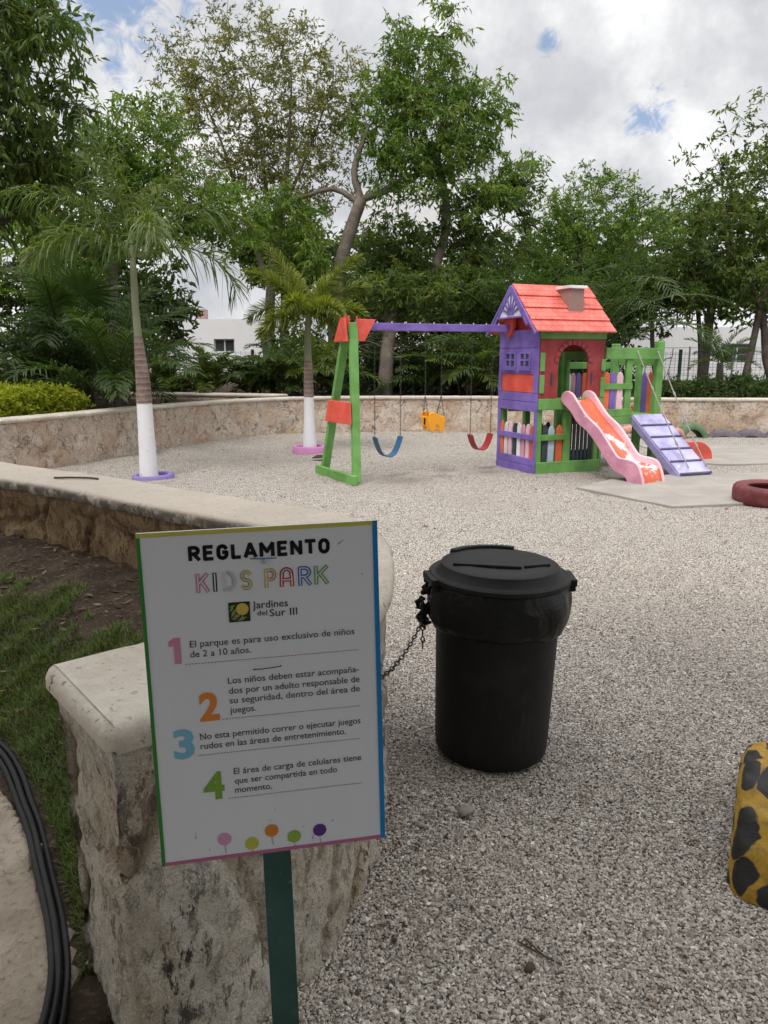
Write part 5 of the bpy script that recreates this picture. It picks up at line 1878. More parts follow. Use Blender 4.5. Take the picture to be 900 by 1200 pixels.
def frond_arrays(g, L, e0, bend, n=44, leaf=0.42, wd=0.028, plumose=0.6, droop=0.6, vee=0.5, bare=0.12):
    """a pinnate palm frond in the local x-z plane, starting at the origin"""
    m_ = 24
    ang = e0 - bend * np.linspace(0, 1, m_) ** 1.3
    st = L / (m_ - 1)
    X = np.concatenate([[0], np.cumsum(np.cos(ang[:-1]) * st)])
    Z = np.concatenate([[0], np.cumsum(np.sin(ang[:-1]) * st)])
    R_ = np.stack([X, 0 * X, Z], -1)
    Vl, Fq, Ft = [], [], []
    u = np.repeat(np.linspace(bare, 1.0, n), 2)
    sgn = np.tile([-1, 1], n)
    idx = u * (m_ - 1)
    i0 = np.clip(idx.astype(int), 0, m_ - 2)
    P = R_[i0] + (R_[i0 + 1] - R_[i0]) * (idx - i0)[:, None]
    a = ang[i0]
    T = np.stack([np.cos(a), 0 * a, np.sin(a)], -1)
    Up = np.stack([-np.sin(a), 0 * a, np.cos(a)], -1)
    Sd = np.stack([0 * a, sgn.astype(float), 0 * a], -1)
    rot = vee + g.normal(0, 1, len(u)) * plumose
    D = unit(Sd * np.cos(rot)[:, None] + Up * np.sin(rot)[:, None] + T * (0.45 + 0.7 * u)[:, None])
    Ln = leaf * np.clip(np.sin(PI * (0.12 + 0.80 * u)) ** 0.6, 0.2, 1) * g.uniform(0.85, 1.1, len(u))
    W_ = unit(np.cross(D, Up + g.normal(0, 0.3, D.shape)))
    dz = np.array([0, 0, -1.0])
    p1 = P + D * (Ln * 0.45)[:, None] + dz * (Ln * droop * 0.12)[:, None]
    p2 = P + D * (Ln * 0.80)[:, None] + dz * (Ln * droop * 0.45)[:, None]
    p3 = P + D * (Ln * 0.95)[:, None] + dz * (Ln * droop * 0.80)[:, None]
    w_ = wd * g.uniform(0.8, 1.2, len(u))
    V = np.stack([P - W_ * (w_ * .3)[:, None], P + W_ * (w_ * .3)[:, None], p1 + W_ * (w_ * .5)[:, None], p1 - W_ * (w_ * .5)[:, None], p2 + W_ * (w_ * .36)[:, None], p2 - W_ * (w_ * .36)[:, None], p3, p3], 1)
    nl = len(u)
    V = V.reshape(-1, 3)
    k = (np.arange(nl) * 8)[:, None]
    F = np.concatenate([k + np.array([[0, 1, 2, 3]]), k + np.array([[3, 2, 4, 5]]), k + np.array([[5, 4, 6, 7]])], 0)
    fr_ = np.clip(0.25 * g.uniform(size=nl) + 0.2 + 0.5 * (rot > 0.2) * g.uniform(size=nl), 0, 1)
    rnd = np.tile(fr_, 3)
    # rachis as a thin three-sided rod
    rr = np.linspace(0.014, 0.004, m_) * (L / 1.6)
    ring = []
    for k_ in range(m_):
        for q in range(3):
            t_ = 2 * PI * q / 3
            ring.append(R_[k_] + np.array([-math.sin(ang[k_]) * math.cos(t_), math.sin(t_), math.cos(ang[k_]) * math.cos(t_)]) * rr[k_])
    o_ = len(V)
    Fr = [(o_ + i * 3 + q, o_ + i * 3 + (q + 1) % 3, o_ + (i + 1) * 3 + (q + 1) % 3, o_ + (i + 1) * 3 + q) for i in range(m_ - 1) for q in range(3)]
    V = np.concatenate([V, np.array(ring)])
    F = np.concatenate([F, np.array(Fr)])
    rnd = np.concatenate([rnd, np.full(len(Fr), 0.75)])
    return V, F, rnd


def fan_arrays(g, L, n=26):
    """a fan palm leaf: stalk plus folded segments in a half circle, local x outwards"""
    V, F, rnd = [], [], []
    st = L * 0.75
    V += [(0, -0.008, 0), (0, 0.008, 0), (st, 0.006, 0.0), (st, -0.006, 0.0)]
    F.append((0, 1, 2, 3))
    rnd.append(0.6)
    for k in range(n):
        a = R(-135 + 270 * (k + 0.5) / n)
        da = R(270 / n * 0.5)
        r1, r2 = L * 0.32, L * g.uniform(0.62, 0.72)
        dz = -0.06 * L * abs(math.sin(a)) - 0.05 * L
        o_ = len(V)
        V += [(st, 0, 0), (st + r1 * math.cos(a - da), r1 * math.sin(a - da), -0.02), (st + r2 * math.cos(a), r2 * math.sin(a), dz - 0.10 * L * g.uniform()), (st + r1 * math.cos(a + da), r1 * math.sin(a + da), -0.02 + 0.02)]
        F.append((o_, o_ + 1, o_ + 2, o_ + 3))
        rnd.append(g.uniform(0.1, 0.8))
    return np.array(V), np.array(F), np.array(rnd)


def crown_of_fronds(root, z, specs, seed, lm, kind='pin', base_r=0.04, **kw):
    """specs: (azimuth deg, elevation deg, bend rad, length)"""
    g = np.random.default_rng(seed)
    for az, el, bend, L in specs:
        if kind == 'pin':
            V, F, r = frond_arrays(g, L, R(el), bend, **kw)
        else:
            V, F, r = fan_arrays(g, L)
            c_, s_ = math.cos(R(-el)), math.sin(R(-el))
            V = np.stack([V[:, 0] * c_ + V[:, 2] * s_, V[:, 1], -V[:, 0] * s_ + V[:, 2] * c_], -1)
            V[:, 2] -= bend * (V[:, 0] / L) ** 2 * L * 0.3
        f = quads('frond', V, F, lm, root, r)
        f.rotation_euler = (0, 0, R(az))
        f.location = (base_r * math.cos(R(az)), base_r * math.sin(R(az)), z)

# ------------------------------------------------------------------ the two painted palms in the yard
def palm_trunk(root, segs):
    """segs: list of (name, material, [(x, y, z, r)...])"""
    for nm, mm, P in segs:
        b = MB()
        pts = catmull([p[:3] for p in P], 0.03)
        n = len(pts)
        rr = []
        for i in range(n):
            u = i / (n - 1) * (len(P) - 1)
            k = min(int(u), len(P) - 2)
            r = P[k][3] + (P[k + 1][3] - P[k][3]) * (u - k)
            rr.append(r * (1 + (0.02 if nm == 'bark' and i % 3 == 0 else 0) + 0.015 * noise.noise(pts[i] * 9)))
        b.tube(pts, rr, 16)
        b.build(nm, mm, root, smooth=True, auto=60)


def kerb_ring(loc, r, h, m_, label, wd=0.07, tilt=0):
    b = MB()
    b.lathe([(r - wd, -0.04), (r - wd, h - 0.01), (r - wd + 0.01, h), (r - 0.012, h), (r, h - 0.012), (r + 0.008, -0.04)], 40, fn=lambda q, z, a: (q + 0.006 * noise.noise(Vector((math.cos(a) * 3, math.sin(a) * 3, z))), z), closed=True)
    o = b.build('tree_ring', m_, smooth=True, auto=50)
    o.location = loc
    o.rotation_euler = (0, R(tilt), 0)
    return tag(o, label, 'tree ring')


def white_speckle():
    m, t, b, o = mat('whitewash with chips')
    co = t.n('ShaderNodeTexCoord').outputs['Object']
    n1 = t.noise(co, 18, 3, 0.6)
    n2 = t.noise(co, 3, 3, 0.6)
    c = t.mix(n2, (0.66, 0.66, 0.69), (0.78, 0.78, 0.80))
    t.put(b, 'Base Color', t.mix(t.step(n1, 0.69, 0.72), c, (0.10, 0.07, 0.055)))
    t.put(b, 'Roughness', 0.85)
    t.put(b, 'Normal', t.bump(n1, 0.3, 0.01))
    return m


M['speckle'] = white_speckle()
PA = empty('palm_tree', (-3.13, 9.75, 0), label='slender palm with a white painted trunk foot standing in a violet kerb ring', cat='palm tree')
palm_trunk(PA, [('painted_foot', M['speckle'], [(0, 0, -0.02, 0.122), (0, 0, 0.15, 0.112), (0.0, 0, 0.55, 0.103), (0.0, 0, 0.985, 0.097)]),
                ('bark', M['palmbrown'], [(0.0, 0, 0.985, 0.101), (0.0, 0, 1.25, 0.090), (-0.01, 0, 1.5, 0.074), (-0.025, 0, 1.84, 0.052)]),
                ('crownshaft', M['palmgreen'], [(-0.025, 0, 1.84, 0.050), (-0.035, 0, 2.2, 0.045), (-0.03, 0, 2.6, 0.042), (-0.03, 0, 3.05, 0.024)])])
crown_of_fronds(PA, 2.80, [(178, 86, 0.55, 1.75), (148, 74, 0.8, 1.7), (200, 58, 1.35, 1.6), (222, 34, 1.7, 1.35), (-5, 22, 1.75, 1.5), (8, 56, 1.8, 1.75), (35, 76, 1.0, 1.7), (85, 70, 1.1, 1.6), (300, 48, 1.9, 1.3), (168, 36, 1.6, 1.45)],
                5, M['palmleaf'], plumose=1.0, leaf=0.42, n=62, wd=0.022, droop=0.8)
kerb_ring((-3.08, 9.76, 0), 0.27, 0.045, M['violetpaint'], 'low violet kerb ring on the gravel round the foot of the white painted palm', tilt=-2)
PB = empty('palm_tree', (-1.257, 12.5, 0), label='short bushy palm with a white painted trunk foot standing in a pink kerb ring', cat='palm tree')
palm_trunk(PB, [('painted_foot', M['trunkwhite'], [(0, 0, -0.02, 0.125), (0, 0, 0.12, 0.105), (0, 0, 0.5, 0.088), (0, 0, 0.93, 0.083)]),
                ('bark', M['palmbrown'], [(0, 0, 0.93, 0.086), (0, 0, 1.25, 0.077), (0, 0, 1.52, 0.068)]),
                ('crownshaft', M['palmgreen'], [(0, 0, 1.52, 0.066), (0, 0, 1.75, 0.056), (0.01, 0, 2.05, 0.05), (0.02, 0, 2.4, 0.03)])])
crown_of_fronds(PB, 2.20, [(170, 74, 0.6, 1.35), (120, 66, 0.9, 1.2), (12, 50, 1.0, 1.15), (-15, 30, 1.2, 1.0), (186, 32, 1.4, 1.0), (215, 14, 1.5, 0.95), (255, 44, 1.3, 0.8), (310, 36, 1.5, 0.95), (60, 62, 1.0, 1.15), (345, 8, 1.5, 0.9), (350, 66, 0.8, 1.3), (200, 60, 1.0, 1.2)],
                6, M['foxtail'], plumose=1.7, leaf=0.27, n=190, wd=0.018, droop=0.2, bare=0.10)
kerb_ring((-1.257, 12.5, 0), 0.29, 0.11, M['pinkpaint'], 'pink kerb ring on the gravel round the foot of the bushy palm')

# ------------------------------------------------------------------ clipped hedge on the left
g = np.random.default_rng(21)
hp = resample([(-8.0, 7.3), (-6.85, 8.6), (-5.95, 9.9), (-5.45, 11.0), (-5.1, 11.9)], 0.02)
n = 5200
i_ = g.integers(0, len(hp), n)
hc = np.array([(p.x, p.y) for p in hp])[i_]
u = g.uniform(-1, 1, n)
v = g.uniform(0, 1, n)
ed = np.clip((np.abs(u) ** 3), 0, 1)
C = np.stack([hc[:, 0] + u * 0.36, hc[:, 1] + u * 0.20, 0.66 + v * (0.44 - 0.08 * ed) + 0.035 * np.sin(hc[:, 0] * 9) + g.normal(0, 0.03, n)], -1)
V, rnd, _ = clump_leaves(C, g, twigs=2, per=5, reach=0.09, leaf=0.055, width=0.5, droop=0.0, upb=0.7)
hz = (V.reshape(-1, 4, 3)[:, 0, 2] - 0.66) / 0.45
HG = empty('hedge', (-5.6, 10.6, 0.66), label='clipped yellow green hedge behind the far wall on the left side', cat='hedge')
quads('foliage', V - np.array([-5.6, 10.6, 0.66]), np.arange(len(V)).reshape(-1, 4), M['hedge'], HG, np.clip(rnd * 0.65 + 0.35 * g.uniform(size=len(rnd)) , 0, 1))
b = MB()
for k in range(0, len(hp), 12):
    p = hp[k]
    b.tube([(p.x + 5.6, p.y - 10.6, -0.05), (p.x + 5.6 + g.uniform(-.1, .1), p.y - 10.6, 0.3)], [0.012, 0.006], 5)
b.build('stem', M['darkbark'], HG)

# ------------------------------------------------------------------ palms and shrubs on the raised ground
Z0 = 0.66


def areca(x, y, h, label, seed, lm='palmleaf', n=24, stems=4, group='feathery palms behind the far wall'):
    g = np.random.default_rng(seed)
    root = empty('feather_palm', (x, y, Z0), label=label, cat='palm', group=group)
    b = MB()
    for k in range(stems):
        a = g.uniform(0, 2 * PI)
        q = Vector((0.16 * math.cos(a), 0.16 * math.sin(a), 0))
        b.tube([q, q * 1.4 + Vector((0, 0, h * 0.22)), q * 1.9 + Vector((0, 0, h * 0.42))], [0.026, 0.022, 0.012], 7)
    b.build('stem', M['palmbrown'], root, smooth=True)
    for k in range(n):
        az = k * 137.5 + g.uniform(-20, 20)
        V, F, r = frond_arrays(g, h * g.uniform(0.60, 0.95), R(g.uniform(24, 84)), g.uniform(0.8, 1.7), n=38, leaf=0.30 * h ** 0.5, wd=0.030, plumose=0.30, droop=0.5, bare=0.14)
        f = quads('frond', V, F, M[lm], root, r)
        f.rotation_euler = (0, 0, R(az))
        f.location = (0.15 * math.cos(R(az)), 0.15 * math.sin(R(az)), h * g.uniform(0.02, 0.36))


AR = [(-6.3, 17.9, 1.2, 'feathery palm in front of the left end of the white house'), (-5.2, 18.3, 1.1, 'feathery palm under the dark double window of the white house'),
      (-4.15, 17.8, 1.1, 'arching feathery palm right of the green fence post below the white house'), (-3.2, 18.2, 1.0, 'feathery palm below the right corner of the white house'),
      (-2.35, 17.6, 1.6, 'bushy feathery palm behind the pink ringed palm, on its left'), (-1.65, 17.9, 1.7, 'feathery palm directly behind the trunk of the pink ringed palm'),
      (1.2, 18.6, 1.75, 'bamboo-like feathery palm seen between the two chains of the blue swing'), (2.0, 18.2, 1.8, 'feathery palm seen above the yellow bucket swing'),
      (2.75, 18.0, 1.9, 'feathery palm seen just left of the purple playhouse wall')]
for k, (x, y, h, lab) in enumerate(AR):
    areca(x, y, h, lab, 40 + k, lm='palmdark' if k in (4, 6, 8) else 'palmleaf')
areca(-4.75, 13.2, 2.4, 'tall many-stemmed palm at the right end of the yellow hedge', 60, lm='palmdark', n=26, stems=6)
areca(-6.2, 14.6, 3.3, 'tall feathery palm behind the yellow hedge, left of the white painted palm', 61, lm='palmdark', n=30, stems=5)
areca(-8.1, 13.6, 2.9, 'pale feathery palm at the far left above the yellow hedge', 62, n=20, stems=3)
areca(5.0, 19.0, 4.6, 'tall dark feathery palm right behind the playhouse roof', 63, lm='palmdark', n=26, stems=4)
areca(3.3, 19.4, 4.2, 'dark drooping feathery palm left of the playhouse roof', 64, lm='palmdark', n=24, stems=4)
FP = empty('fan_palm', (-5.75, 14.6, Z0), label='dark fan palm with round split leaves above the yellow hedge', cat='palm')
b = MB()
b.tube([(0, 0, 0), (0.03, 0, 0.7), (0, 0, 1.25)], [0.09, 0.08, 0.07], 10)
b.build('trunk', M['darkbark'], FP, smooth=True)
crown_of_fronds(FP, 1.25, [(a * 40 + 10, 20 + 18 * (a % 4), 0.6 + 0.25 * (a % 3), 1.15) for a in range(9)], 8, M['palmdark'], kind='fan')
SPm = empty('fan_palm', (7.75, 17.4, Z0), label='small spiky palm between the thin trunks behind the low dark hedge on the right', cat='palm')
b = MB()
b.tube([(0, 0, 0), (0.02, 0, 0.45), (0, 0, 0.8)], [0.09, 0.09, 0.07], 10)
b.build('trunk', M['darkbark'], SPm, smooth=True)
crown_of_fronds(SPm, 0.8, [(a * 51.4, 15 + 22 * (a % 4), 1.0, 0.95) for a in range(14)], 9, M['palmdark'], plumose=0.2, leaf=0.22, n=34, wd=0.02, droop=0.1)


def shrub(x, y, w_, h, lm, label, seed, leaf=0.08, n=150, z0=Z0, group=None, bark='darkbark'):
    g = np.random.default_rng(seed)
    root = empty('shrub', (x, y, z0), label=label, cat='shrub', group=group)
    d = unit(g.normal(size=(n, 3)))
    d[:, 2] = np.abs(d[:, 2])
    r = g.uniform(0.45, 1.0, n) ** 0.6
    C = d * r[:, None] * np.array([w_, w_ * 0.7, h * 0.85]) + np.array([0, 0, 0.06])
    V, rnd, tw = clump_leaves(C, g, twigs=3, per=6, reach=0.16 + 0.1 * h, leaf=leaf, width=0.45, droop=0.25, upb=0.4)
    b = MB()
    for k in range(0, n, 6):
        b.tube([Vector((C[k][0] * 0.15, C[k][1] * 0.15, 0)), Vector(C[k] * 0.6), Vector(C[k])], [0.014, 0.009, 0.004], 4)
    b.build('stem', M[bark], root)
    quads('foliage', V, np.arange(len(V)).reshape(-1, 4), M[lm], root, rnd)


for k, (x, lab) in enumerate(((6.15, 'low dark shrub behind the far wall next to the right platform post'), (6.95, 'low dark shrub behind the far wall above the green tyre arch'),
                              (7.75, 'low dark shrub at the foot of the small spiky palm'), (8.55, 'low dark shrub at the foot of the leaning trunks on the right'), (9.4, 'low dark shrub at the far right end of the row'))):
    shrub(x, 16.3 + 0.1 * math.sin(k * 3), 0.55, 0.42 + 0.06 * (k % 3), 'deep', lab, 80 + k, group='low dark shrubs on the right')
SH = [(-7.6, 16.5, 1.3, 1.9, 'deep', 'dark shrub at the far left in front of the fan palm trunk'), (-6.9, 19.5, 1.5, 2.2, 'deep', 'dark leafy shrub left of the white house'), (-2.1, 19.6, 1.2, 2.2, 'mango', 'leafy shrub left of the tree with the forked pale trunk'),
      (-0.6, 19.8, 1.1, 1.9, 'deep', 'dark leafy shrub behind the green swing frame'), (0.35, 20.4, 1.1, 1.7, 'deep', 'dark shrub behind the tree trunk that stands above the blue swing'), (1.9, 20.6, 1.4, 1.9, 'mango', 'leafy shrub behind the feathery palms by the bucket swing'),
      (3.1, 18.9, 0.9, 1.9, 'fresh', 'bright leafy shrub against the left side of the playhouse'), (4.6, 20.5, 1.5, 2.4, 'deep', 'dark shrub behind the playhouse arch'), (5.9, 20.8, 1.1, 2.2, 'deep', 'dark shrub behind the platform of the playhouse')]
for k, (x, y, w_, h, lm, lab) in enumerate(SH):
    shrub(x, y, w_, h, lm, lab, 100 + k, leaf=0.14, n=190)

# ------------------------------------------------------------------ trees
tree('tree', 'big tree with drooping dark leaf clusters in the top left corner', [[(-7.9, 12.3, Z0, 0.26), (-7.6, 12.2, 2.4, 0.22), (-7.1, 12.0, 4.0, 0.15), (-6.3, 11.7, 5.3, 0.09)], [(-7.6, 12.2, 2.4, 0.14), (-6.6, 12.0, 3.2, 0.10), (-5.7, 11.8, 3.6, 0.06)]],
     [(-6.9, 11.9, 5.9, 1.9, 1.5, 1.5, 120), (-5.9, 11.6, 5.4, 1.5, 1.2, 1.5, 110), (-5.15, 11.4, 6.1, 1.0, 0.9, 0.9, 70), (-6.5, 11.8, 4.0, 1.5, 1.2, 0.9, 100), (-5.3, 12.2, 4.6, 0.9, 0.9, 0.8, 50)], M['mango'], M['darkbark'], 201, density=0.85,
     twigs=5, per=9, reach=0.40, leaf=0.17, width=0.30, droop=0.95, upb=0.1)
tree('tree', 'medium green tree between the dark corner tree and the feathery tall tree', [[(-6.2, 17.2, Z0, 0.16), (-6.1, 17.2, 2.6, 0.13), (-5.9, 17.1, 4.2, 0.08)]],
     [(-6.0, 17.0, 5.0, 1.5, 1.2, 1.5, 140), (-5.2, 16.8, 6.1, 1.1, 1.0, 0.9, 80), (-4.6, 17.0, 4.8, 1.3, 1.0, 1.0, 100), (-7.2, 17.0, 3.8, 1.3, 1.0, 1.2, 90), (-3.6, 17.6, 4.6, 1.0, 0.9, 0.7, 60)], M['fresh'], M['bark'], 202, density=1.1,
     twigs=4, per=9, reach=0.38, leaf=0.15, width=0.32, droop=0.45)
tree('tree', 'tall airy tree with sparse olive feathery leaves and thin upright branches', [[(-3.2, 21, Z0, 0.17), (-3.15, 21, 2.5, 0.14), (-3.0, 21, 4.2, 0.11), (-2.6, 21, 6.2, 0.06), (-2.4, 21, 8.4, 0.02)],
                                                                                          [(-3.1, 21, 3.4, 0.09), (-3.7, 21, 5.2, 0.06), (-4.3, 21, 7.2, 0.035), (-4.9, 20.9, 8.6, 0.012)], [(-3.0, 21, 4.2, 0.08), (-3.2, 21.2, 6.4, 0.05), (-3.5, 21, 8.6, 0.015)],
                                                                                          [(-2.8, 21, 5.2, 0.06), (-2.0, 20.8, 6.8, 0.035), (-1.4, 20.8, 8.2, 0.012)]],
     [(-3.2, 21, 8.4, 2.3, 1.7, 2.1, 190), (-4.3, 21, 7.4, 1.7, 1.3, 1.9, 100), (-2.0, 21, 6.8, 1.7, 1.3, 1.7, 120), (-3.3, 20.5, 5.6, 2.2, 1.2, 0.9, 80), (-5.3, 20.8, 8.9, 0.7, 0.7, 0.7, 16), (-1.2, 20.9, 8.2, 1.0, 1.0, 1.2, 40)], M['olive'], M['bark'], 203, hollow=0.25, density=0.8,
     twigs=5, per=12, reach=0.52, leaf=0.125, width=0.32, droop=0.45, upb=0.5)
tree('tree', 'tallest leafy green tree in the middle with a pale forked trunk', [[(-1.3, 20, Z0, 0.24), (-1.27, 20, 2.4, 0.2), (-1.15, 20, 3.8, 0.18), (-0.85, 20, 4.8, 0.165), (-0.58, 20, 5.5, 0.15)],
                                                                              [(-0.58, 20, 5.5, 0.095), (0.1, 20, 5.75, 0.085), (0.9, 20.3, 6.2, 0.065), (1.5, 20.3, 7.4, 0.045), (1.4, 20, 8.8, 0.03)],
                                                                              [(-0.58, 20, 5.5, 0.10), (-0.75, 20, 6.2, 0.08), (-0.4, 20, 7.2, 0.05)], [(-0.6, 20, 5.4, 0.08), (-1.3, 20.2, 5.8, 0.06), (-2.2, 19.9, 5.5, 0.03)]],
     [(1.05, 20, 8.6, 1.1, 1.1, 1.4, 100), (1.2, 20, 7.4, 1.8, 1.3, 1.3, 160), (2.3, 20.2, 7.6, 1.0, 1.0, 0.9, 55), (0.0, 20, 7.5, 0.9, 1.0, 1.2, 60), (2.3, 20.4, 6.1, 1.6, 1.3, 1.1, 110), (0.6, 19.8, 6.1, 1.2, 0.9, 0.8, 75), (-2.5, 19.6, 4.9, 1.1, 0.9, 0.9, 70), (-2.0, 19.4, 4.0, 0.7, 0.7, 0.5, 24), (-0.2, 21.2, 4.6, 0.9, 0.6, 0.8, 30)],
     M['fresh'], M['bark'], 204, twigs=5, per=9, reach=0.42, leaf=0.17, width=0.28, droop=0.75, upb=0.3)
tree('tree', 'tree with a grey trunk behind the blue swing, bending right into dark leaves', [[(0.02, 18.2, Z0, 0.19), (0.10, 18.2, 1.9, 0.16), (0.30, 18.6, 2.7, 0.14), (1.05, 20.2, 3.3, 0.13), (1.45, 20.6, 4.2, 0.13), (1.68, 21, 5.3, 0.12), (1.5, 21.2, 6.6, 0.07)]],
     [(1.4, 21.4, 4.3, 1.9, 1.2, 1.0, 90), (3.0, 21.4, 5.2, 1.4, 1.2, 1.2, 90), (3.7, 21.4, 6.3, 0.7, 0.7, 0.5, 20), (0.3, 20.6, 3.5, 1.5, 1.1, 0.9, 80), (0.75, 18.3, 3.0, 0.8, 0.5, 0.55, 45), (0.0, 18.0, 3.15, 0.6, 0.4, 0.4, 22), (2.6, 20.8, 3.4, 1.3, 1.1, 0.9, 80), (2.0, 19.4, 3.2, 0.9, 0.6, 0.6, 40), (0.2, 21.6, 4.8, 1.0, 0.8, 0.8, 30)],
     M['mango'], M['bark'], 205, twigs=5, per=9, reach=0.40, leaf=0.17, width=0.34, droop=0.5)
# a tangle of bare grey twigs low in front of it
g = np.random.default_rng(77)
b = MB()
for k in range(16):
    p = Vector((-0.75 + g.uniform(-.1, .1), 18.6, 1.7 + g.uniform(0, 0.6)))
    d = Vector((g.uniform(0.5, 1.2), g.uniform(-0.2, 0.2), g.uniform(-0.1, 0.9)))
    P = [p]
    for i in range(9):
        d = (d + Vector(g.normal(0, 0.16, 3)) + Vector((0.03, 0, -0.05))).normalized()
        P.append(P[-1] + d * 0.20)
    b.tube([q - Vector((-0.75, 18.6, Z0)) for q in P], np.linspace(0.016, 0.004, 10), 4, cap=False)
BT = b.build('bare_shrub', M['bark'], None, smooth=True)
BT.location = (-0.75, 18.6, Z0)
tag(BT, 'bare grey shrub of thin leafless twigs behind the purple swing beam', 'shrub')
tree('tree', 'broad round dense green tree behind the playhouse roof', [[(6.0, 23, Z0, 0.2), (6.0, 23, 2.2, 0.17), (5.8, 23, 3.6, 0.12), (5.8, 23, 5.0, 0.06)], [(6.0, 23, 2.2, 0.12), (6.9, 22.8, 3.6, 0.08), (7.2, 22.8, 5.0, 0.05)]],
     [(6.3, 22.8, 5.6, 1.7, 1.5, 1.25, 170), (5.3, 22.6, 4.6, 1.3, 1.2, 1.3, 120), (7.4, 22.6, 4.6, 1.3, 1.2, 1.4, 120), (6.2, 22.4, 3.5, 1.8, 1.2, 1.0, 110), (4.3, 22.6, 3.7, 0.9, 0.9, 0.9, 50)],
     M['fresh'], M['darkbark'], 206, twigs=5, per=9, reach=0.40, leaf=0.13, width=0.36, droop=0.25)
tree('tree', 'spreading tree with thin leaning trunks and loose outer sprays at right', [[(8.75, 18.4, Z0, 0.085), (9.0, 18.6, 1.6, 0.08), (9.25, 18.8, 2.8, 0.075), (9.6, 19, 4.2, 0.07), (9.8, 19.3, 5.8, 0.04)], [(9.65, 18.4, Z0, 0.10), (9.42, 18.6, 1.5, 0.09), (9.25, 18.8, 2.8, 0.08), (8.6, 19, 4.0, 0.06), (8.2, 19, 5.2, 0.04)],
                                                                                             [(9.1, 18.6, Z0, 0.05), (9.05, 18.7, 1.5, 0.045), (9.2, 18.8, 2.6, 0.04)]],
     [(9.7, 19.4, 5.4, 1.9, 1.5, 1.6, 190), (8.4, 19.2, 4.2, 1.3, 1.2, 1.2, 120), (9.6, 19.0, 3.4, 1.6, 1.2, 0.9, 110), (7.6, 19.4, 3.3, 1.2, 1.0, 0.8, 80), (10.2, 19.2, 7.2, 0.9, 0.9, 0.9, 50)], M['mango'], M['darkbark'], 207,
     extra=[(7.35, 19.2, 5.7), (7.7, 19.2, 5.9), (8.0, 19.2, 5.6), (7.3, 19.2, 6.3), (7.8, 19.2, 6.6), (8.3, 19.3, 6.9), (8.6, 19.3, 7.2), (8.1, 19.2, 6.2), (8.7, 19.3, 6.4), (8.2, 19.3, 7.4), (8.9, 19.3, 7.0), (7.0, 19.2, 5.4), (9.1, 19.3, 7.7), (9.6, 19.3, 8.0)],
     twigs=5, per=9, reach=0.38, leaf=0.15, width=0.34, droop=0.3)
for k, (x, x2, lab) in enumerate(((7.15, 6.95, 'thin dark tree trunk right of the platform post, nearest to the playhouse'), (8.15, 8.1, 'thin straight dark tree left of the leaning trunks on the right'), (10.2, 10.35, 'dark tree at the right edge, last of the row of thin trunks'))):
    tree('tree', lab, [[(x, 19.6 - 0.2 * k, Z0, 0.065), (x2, 19.6 - 0.2 * k, 1.8, 0.06), (x2 - 0.1, 19.6, 3.0, 0.05)]], [(x2 - 0.1, 19.8, 3.5, 1.1, 1.0, 0.8, 80)], M['deep' if k != 1 else 'mango'], M['darkbark'], 230 + k, group='thin dark trees on the right',
         twigs=4, per=8, reach=0.36, leaf=0.14, width=0.34, droop=0.35)
# darker trees further back that close the view between the trunks
BK = [(-7.4, 20.5, 3.3, 2.1, 1.6, 'deep', 'dark low-crowned tree left of the white house'), (-12.5, 18.5, 4.6, 2.4, 2.4, 'mango', 'broad green tree at the far left beyond the dark corner tree'), (-9.6, 21, 4.4, 2.6, 2.4, 'deep', 'dark broad tree far left behind the fan palm'), (-0.6, 26, 3.9, 1.9, 1.9, 'deep', 'dark tree far behind the forked pale trunk'), (2.0, 26.5, 3.6, 2.2, 1.7, 'deep', 'dark tree far behind the yellow bucket swing'),
      (4.6, 26, 3.8, 2.0, 2.0, 'mango', 'dark tree far behind the left roof edge of the playhouse'), (7.2, 26.5, 4.2, 2.4, 1.9, 'deep', 'dark tree far behind the round dense tree'), (10.8, 25.5, 5.0, 2.6, 2.2, 'mango', 'dark tree far behind the leaning trunks at the right edge'), (-3.4, 25.5, 5.0, 1.5, 1.2, 'mango', 'green tree far behind the airy olive tree')]
for k, (x, y, z, rx, rz, lm, lab) in enumerate(BK):
    tree('tree', lab, [[(x, y, Z0, 0.18), (x + 0.1, y, z - rz * 0.6, 0.13), (x, y, z, 0.06)]], [(x, y, z, rx, rx * 0.7, rz, 190), (x + 0.4 * rx, y - 0.4, z - 0.5 * rz, rx * 0.8, rx * 0.6, rz * 0.6, 60)], M[lm], M['darkbark'], 250 + k,
         group='darker trees further back', density=1.0, twig_tubes=False, twigs=4, per=8, reach=0.5, leaf=0.22, width=0.4, droop=0.35)
# the big trees behind the photographer whose crowns shade the foreground
for k, (x, y, blobs, lab) in enumerate(((-3.6, -3.2, [(-2.6, -1.6, 5.2, 3.0, 2.6, 1.2, 150), (0.4, -0.6, 5.4, 2.6, 2.2, 1.1, 120), (-3.5, 1.6, 5.0, 1.6, 1.6, 0.9, 40)], 'shady broad tree on the left behind the viewpoint'),
                                        (3.4, -3.6, [(2.8, -2.0, 5.2, 2.8, 2.6, 1.2, 140), (0.6, -3.6, 4.2, 3.0, 1.8, 1.6, 120), (3.6, 0.8, 5.4, 1.6, 1.6, 0.9, 30)], 'shady broad tree on the right behind the viewpoint'))):
    tree('tree', lab, [[(x, y, 0, 0.25), (x + 0.1, y + 0.3, 2.4, 0.2), (x * 0.75, y + 0.9, 4.2, 0.13)]], blobs, M['mango'], M['bark'], 300 + k, density=0.85, twig_tubes=False, group='trees behind the viewpoint', hollow=0.0,
         twigs=5, per=8, reach=0.6, leaf=0.36, width=0.45, droop=0.3)
